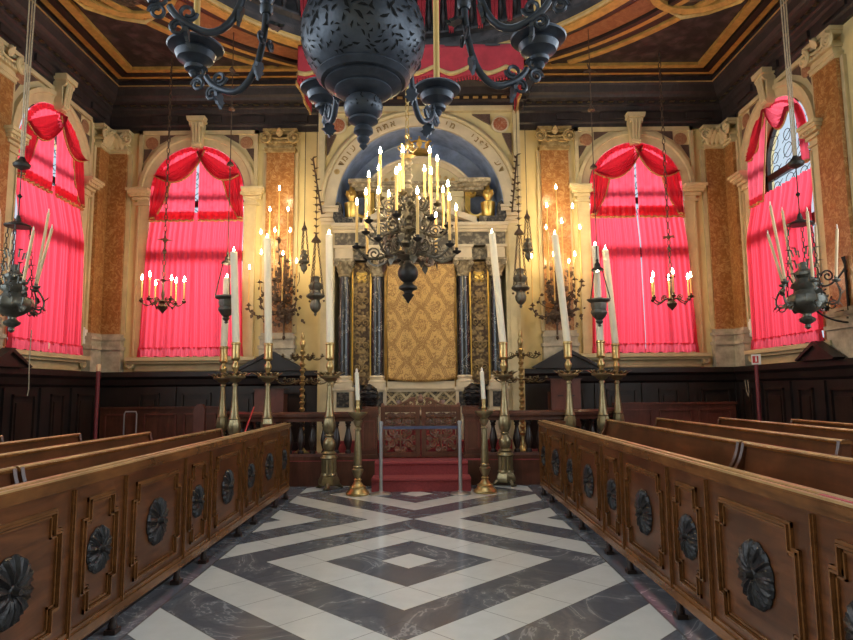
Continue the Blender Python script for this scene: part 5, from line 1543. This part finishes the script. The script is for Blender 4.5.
sconce('leafy bronze wall sconce with many thin lit candles on the pilaster left of the ark', 284,
       [(278.6, 189, 240), (268.5, 210, 283), (287.2, 210, 262), (260, 233, 283), (274, 231, 281), (289.5, 231, 281), (260.3, 253, 300), (282, 254, 304), (248.6, 268, 306), (296, 262, 300)], 3)
sconce('leafy bronze wall sconce with many thin lit candles on the pilaster right of the ark', 557,
       [(558.4, 188, 262), (549, 206, 283), (564, 222, 290), (575, 207, 280), (548, 228, 286), (581.8, 228, 282), (555, 255, 304), (576.5, 255, 302), (532.7, 257, 306), (570, 262, 300)], 4)

# ---- large unlit hanging lamps by the side walls
def side_lamp(label, x, y, zb, ztop, flip):
    t = thing('hanging_candle_lamp', label, 'lamp', (x, y, zb)); Z = Vector((0, 0, 1))
    mb = MB()
    mb.lathe([(.006, -.40), (.04, -.37), (.03, -.33), (.09, -.29), (.10, -.26), (.05, -.22), (.05, -.19), (.13, -.15), (.22, -.08), (.245, -.01), (.22, .06), (.14, .10), (.11, .14), (.15, .18), (.16, .22), (.11, .26), (.08, .30), (.12, .34), (.12, .38), (.06, .42), (.04, .52)], 24, mod=lambda a, k: 1 + .045 * math.cos(12 * a)); mb.build('bowl', M['pewter'], t, 40)
    tips = []
    for k in range(6):
        a = k * PI / 3 + .35; e = Vector((math.cos(a), math.sin(a), 0)); R_ = .36 if k % 2 else .26; mb = MB()
        b = bez(e * .16 + Z * .02, e * .34 + Z * -.22, e * .46 + Z * .0, e * R_ + Z * .20, 10)
        mb.tube(b, .014, 5); mb.tube(spiral(e * .30 + Z * -.10, .07, 1.4, (e, Z), 0, 1, 14), .010, 4)
        for q in (3, 5, 7, 9): mb.leaf(b[q], e * .6 + Z * math.sin(q * 2.0), .10)
        mb.lathe([(.015, 0), (.05, .02), (.055, .04), (.02, .05), (.02, .09)], 10, e * R_ + Z * .20); tips.append(e * R_ + Z * .27)
        br = mb.build('branch', M['pewter'], t, 40)
        for z in (.34, .52, .70):
            rr = .20 * (1.10 - z * .6); mb = MB(); mb.leaf(e * rr + Z * z, e + Z * .3, .09); mb.tube([e * rr * .8 + Z * (z - .09), e * rr + Z * (z + .01)], .012, 5); mb.build('ornament', M['pewter'], br, 40)
    mb = MB(); zc = 1.04; mb.lathe([(.16, zc), (.17, zc + .02), (.10, zc + .05), (.04, zc + .08), (.02, zc + .16)], 16)
    mb.build('cap', M['iron'], t, 40)
    mb = MB()
    for k in range(3):
        a = k * 2*PI/3 + .9; chain(mb, (.15 * math.cos(a), .15 * math.sin(a), zc), (.23 * math.cos(a), .23 * math.sin(a), .05), .07, .006)
    mb.build('chain', M['iron'], t, 40)
    mb = MB(); zz = ztop - zb
    for k in range(3):
        a = k * 2*PI/3; mb.tube([(.02 * math.cos(a), .02 * math.sin(a), zc + .9), (.04 * math.cos(a), .04 * math.sin(a), zz)], .010, 5)
    mb.lathe([(.06, zz - .04), (.11, zz), (.10, zz + .05), (.03, zz + .08)], 10); mb.build('suspension_rope', M['rope'], t, 40)
    mb = MB(); mb.lathe([(.02, 0), (.10, .04), (.11, .08), (.05, .14), (.03, .18)], 12, (0, 0, zc + .80)); mb.tube([(0, 0, zc + .1), (0, 0, zc + .82)], .008, 5); mb.lathe([(.01, 0), (.035, .03), (.01, .06)], 8, (0, 0, zc + .4)); mb.build('hanging_knob', M['iron'], t, 40)
    for k, tp in enumerate(tips):
        e = Vector((tp.x, tp.y, 0)).normalized()
        candle(t, tp, (.78, 1.10, .70, 1.0, .86, .64)[k], .020, 'waxold', False, (.10 * e.x + .05 * -flip, .10 * e.y))
    return t
P = at(13, 303, 8.35); side_lamp('large pewter hanging lamp with long unlit candles before the left side-wall curtain', P.x, 8.35, P.z, 7.15, -1)
P = at(806, 300, 8.45); side_lamp('large pewter hanging lamp with long unlit candles before the right side-wall curtain', P.x, 8.45, P.z, 7.42, 1)

# wrought-iron bracket on the right wall
P = at(833, 330, 8.86)
t = thing('wall_bracket', 'wrought iron scroll bracket on the wall at the right edge', 'bracket', (W - .13, 8.62, P.z)); Z = Vector((0, 0, 1))
mb = MB(); mb.tube([(0, 0, 0), (0, 0, .95)], .018, 6); mb.tube([(0, 0, .9), (-.02, 0, 1.0)], [.018, .03], 6); mb.box((.04, 0, .15), (.14, .03, .03)); mb.box((.04, 0, .8), (.14, .03, .03)); mb.build('upright', M['iron'], t, 40)
mb = MB(); mb.tube(bez((0, 0, .08), (-.3, .05, .1), (-.55, .1, .3), (-.5, .1, .62), 12), .014, 5); mb.tube(bez((0, 0, .85), (-.2, .05, .5), (-.36, .08, .55), (-.42, .08, .78), 12), .014, 5)
mb.tube(spiral((-.40, .08, .42), .13, 1.6, ('x', 'z'), 0, 1, 20), .012, 5); mb.tube(spiral((-.22, .05, .74), .09, 1.5, ('x', 'z'), PI, -1, 18), .012, 5)
for k in range(6): mb.leaf((-.12 * k * .6 - .05, .03, .25 + .1 * k), (-.6, .2, math.sin(k * 2.0)), .13)
mb.build('scroll', M['iron'], t, 40)
# ================================================================== SMALL THINGS
# barrier before the steps
def barrier_post(label, x, tape):
    t = thing('barrier_post', label, 'barrier post', (x, 9.34, 0))
    mb = MB(); mb.lathe([(.15, 0), (.155, .012), (.14, .025), (.05, .035), (.035, .05)], 28); mb.build('base', M['silver'], t, 40)
    mb = MB(); mb.lathe([(.026, .03), (.026, 1.0), (.032, 1.0), (.032, 1.04), (.022, 1.05)], 18); mb.build('pole', M['silver'], t, 40)
    if tape:
        mb = MB(); mb.box((tape / 2, 0, .955), (abs(tape) - .06, .006, .04)); mb.build('tape', M['tape'], t)
    return t
x0, x1 = at(381, 490, 9.34).x, at(460.5, 490, 9.34).x
barrier_post('steel barrier post left of the red steps, with dark tape stretched across', x0, x1 - x0)
barrier_post('steel barrier post right of the red steps, receiving the tape', x1, 0)

# tall burgundy poles by the corner pilasters
for s in (-1, 1):
    P = at(97, 400, 10.55) if s < 0 else at(758.5, 400, 10.2)
    t = thing('tall_pole', 'tall burgundy pole with pale tip standing by the %s corner of the panelling' % ('left' if s < 0 else 'right'), 'pole', (P.x, P.y, 0))
    top = at(97, 370, 10.55).z if s < 0 else at(758, 362, 10.2).z
    mb = MB(); mb.lathe([(.06, 0), (.06, .03), (.03, .05), (.03, top - .02)], 12); mb.build('shaft', M['burgundy'], t, 40)
    mb = MB(); mb.lathe([(.034, top - .02), (.036, top + .08), (.02, top + .10)], 12); mb.build('tip', M['waxold'] if s < 0 else M['burgundy'], t, 40)
# fire sign on the right pole's corner, thermostats, cord
P = at(755.5, 359.5, 10.1)
t = thing('fire_sign', 'small white and red fire equipment sign by the right corner', 'sign', (P.x, 10.08, P.z), -.5)
mb = MB(); mb.box((0, 0, 0), (.135, .012, .16)); mb.build('plate', M['white'], t)
mb = MB(); mb.box((-.01, -.008, -.0), (.085, .006, .11)); mb.build('red_field', M['redpaint'], t)
mb = MB(); mb.box((0, -.013, -.005), (.022, .005, .06)); mb.lathe([(.011, .0), (.011, .012), (.004, .02)], 8, (0, -.013, .028)); mb.build('extinguisher_mark', M['white'], t)
mb = MB(); mb.box((0, .012, -.35), (.02, .02, .55)); mb.build('stalk', M['burgundy'], t)
P = at(86, 336, 11.6); o = MB(); o.box((0, -.02, 0), (.20, .04, .30)); o.box((0, -.045, .05), (.14, .012, .12)); ob = o.build('wall_box', M['white'], None); ob.location = (-W + .004, 11.50, P.z); ob.rotation_euler = (0, 0, PI/2)
tag(ob, 'small white wall box beside the left corner pilaster', 'wall box')
P = at(752, 328, 11.5); o = MB(); o.box((0, -.02, 0), (.20, .04, .32)); o.box((0, -.045, .05), (.14, .012, .12)); ob = o.build('wall_box', M['white'], None); ob.location = (W - .004, 11.42, P.z); ob.rotation_euler = (0, 0, -PI/2)
tag(ob, 'small white wall box beside the right corner pilaster', 'wall box')
# loose cord on the right panelling and pull cord on the left
def cord(label, pts, r=.007):
    mb = MB(); mb.tube(pts, r, 5); o = mb.build('cord', M['rope'], None, 50); tag(o, label, 'cord')
X = W - .155
cord('thin looped cord hanging on the panelling under the fire sign', [(X, 11.52, 1.86), (X, 11.54, 1.6), (X, 11.50, 1.42), (X, 11.45, 1.34), (X, 11.42, 1.42), (X, 11.44, 1.6), (X, 11.46, 1.8)])
a, b2 = at(22, 330, 9.0), at(25, 396, 9.0)
cord('long pale pull cord hanging below the left pewter lamp', [(-5.50, 9.0, a.z), (-5.505, 9.0, (a.z + b2.z) / 2), (-5.49, 9.0, b2.z + .1), (-5.505, 9.0, b2.z)])
# red lighting stick leaning by the left balustrade
A, B = at(245, 432, 9.75), at(254, 407, 10.12)
mb = MB(); mb.tube([Vector((A.x - .35, 9.45, 0.02)), A, B], .012, 6); o = mb.build('red_stick', M['redpaint'], None, 50); tag(o, 'thin bright red stick leaning beside the candlesticks on the left', 'stick')
# small metal hoop beyond the left pews and red bench end
P = at(130, 428, 10.3)
mb = MB(); mb.tube([(-.10, 0, 0), (-.10, 0, P.z + .22), (-.085, 0, P.z + .26), (.085, 0, P.z + .26), (.10, 0, P.z + .22), (.10, 0, 0)], .012, 6)
o = mb.build('metal_hoop', M['silver'], None, 50); o.location = (P.x, 10.3, 0); tag(o, 'narrow grey metal hoop standing beyond the left pews', 'hoop')
P = at(199.5, 425, 10.6)
mb = MB(); mb.prism([(-.09, 0), (.09, 0), (.09, 1.22), (.05, 1.3), (-.04, 1.3), (-.09, 1.2)], -.04, .04); o = mb.build('bench_end', M['redwood'], None); o.location = (P.x, 10.6, 0)
tag(o, 'reddish rounded wooden bench end standing left of the candlestick pair', 'bench end')

# ================================================================== LIGHT, CAMERA
def area(name, loc, rot, sx, sy, power, col):
    l = bpy.data.lights.new(name, 'AREA'); l.shape = 'RECTANGLE'; l.size = sx; l.size_y = sy; l.energy = power; l.color = col
    o = bpy.data.objects.new(name, l); COL.objects.link(o); o.location = loc; o.rotation_euler = rot
    return o
DAY = (.78, .90, 1.0)
# daylight coming in through the windows of the hall
for i, (l, r) in enumerate(WIN):
    d = Vector((0, 1, 0)); d.rotate(Matrix.Rotation(r, 3, 'Z').to_euler())
    c = Vector(l) + d * 4.0 + Vector((0, 0, 4.9))
    area('window_daylight', c, (-PI/2, 0, r), 1.15, 1.15, 250, (1, .97, .94))
for k, y in enumerate(SIDEY[1:]):
    for s in (-1, 1):
        area('side_window_daylight', (s * (W + .2), y, 4.0), (-PI/2, 0, -s * PI/2), 1.7, 3.6, 26 if k == 0 else 54, DAY)
# daylight of the gallery windows falling through the oval
area('gallery_daylight', (0, 6.0, 10.7), (0, 0, 0), 6, 6, 90, DAY)
for par, p, e in LIGHTS:
    l = bpy.data.lights.new('candle_light', 'POINT'); l.energy = e * .8; l.color = (1, .72, .36); l.shadow_soft_size = .035
    o = bpy.data.objects.new('candle_light', l); COL.objects.link(o)
    o.location = Vector(par.location) + p
w = bpy.data.worlds.new('World'); SC.world = w; w.use_nodes = True
bg = w.node_tree.nodes['Background']; bg.inputs[0].default_value = (.80, .90, 1, 1); bg.inputs[1].default_value = .42

cam = bpy.data.cameras.new('Camera'); co = bpy.data.objects.new('Camera', cam); COL.objects.link(co)
co.location = (CXW, 0, CH); co.rotation_euler = (Matrix.Rotation(PI/2 + PITCH, 3, 'X') @ Matrix.Rotation(-ROLL, 3, 'Z')).to_euler()
cam.sensor_width = 36; cam.lens = 36 * FPX / 853; cam.clip_start = .05
SC.camera = co
vs = SC.view_settings; vs.view_transform = 'Standard'; vs.look = 'None'; vs.gamma = 1; vs.use_curve_mapping = False; vs.exposure = 1.3
SC.cycles.use_denoising = True; SC.cycles.max_bounces = 8; SC.cycles.diffuse_bounces = 5; SC.cycles.transparent_max_bounces = 12; SC.cycles.sample_clamp_indirect = 6; SC.cycles.caustics_reflective = False; SC.cycles.caustics_refractive = False
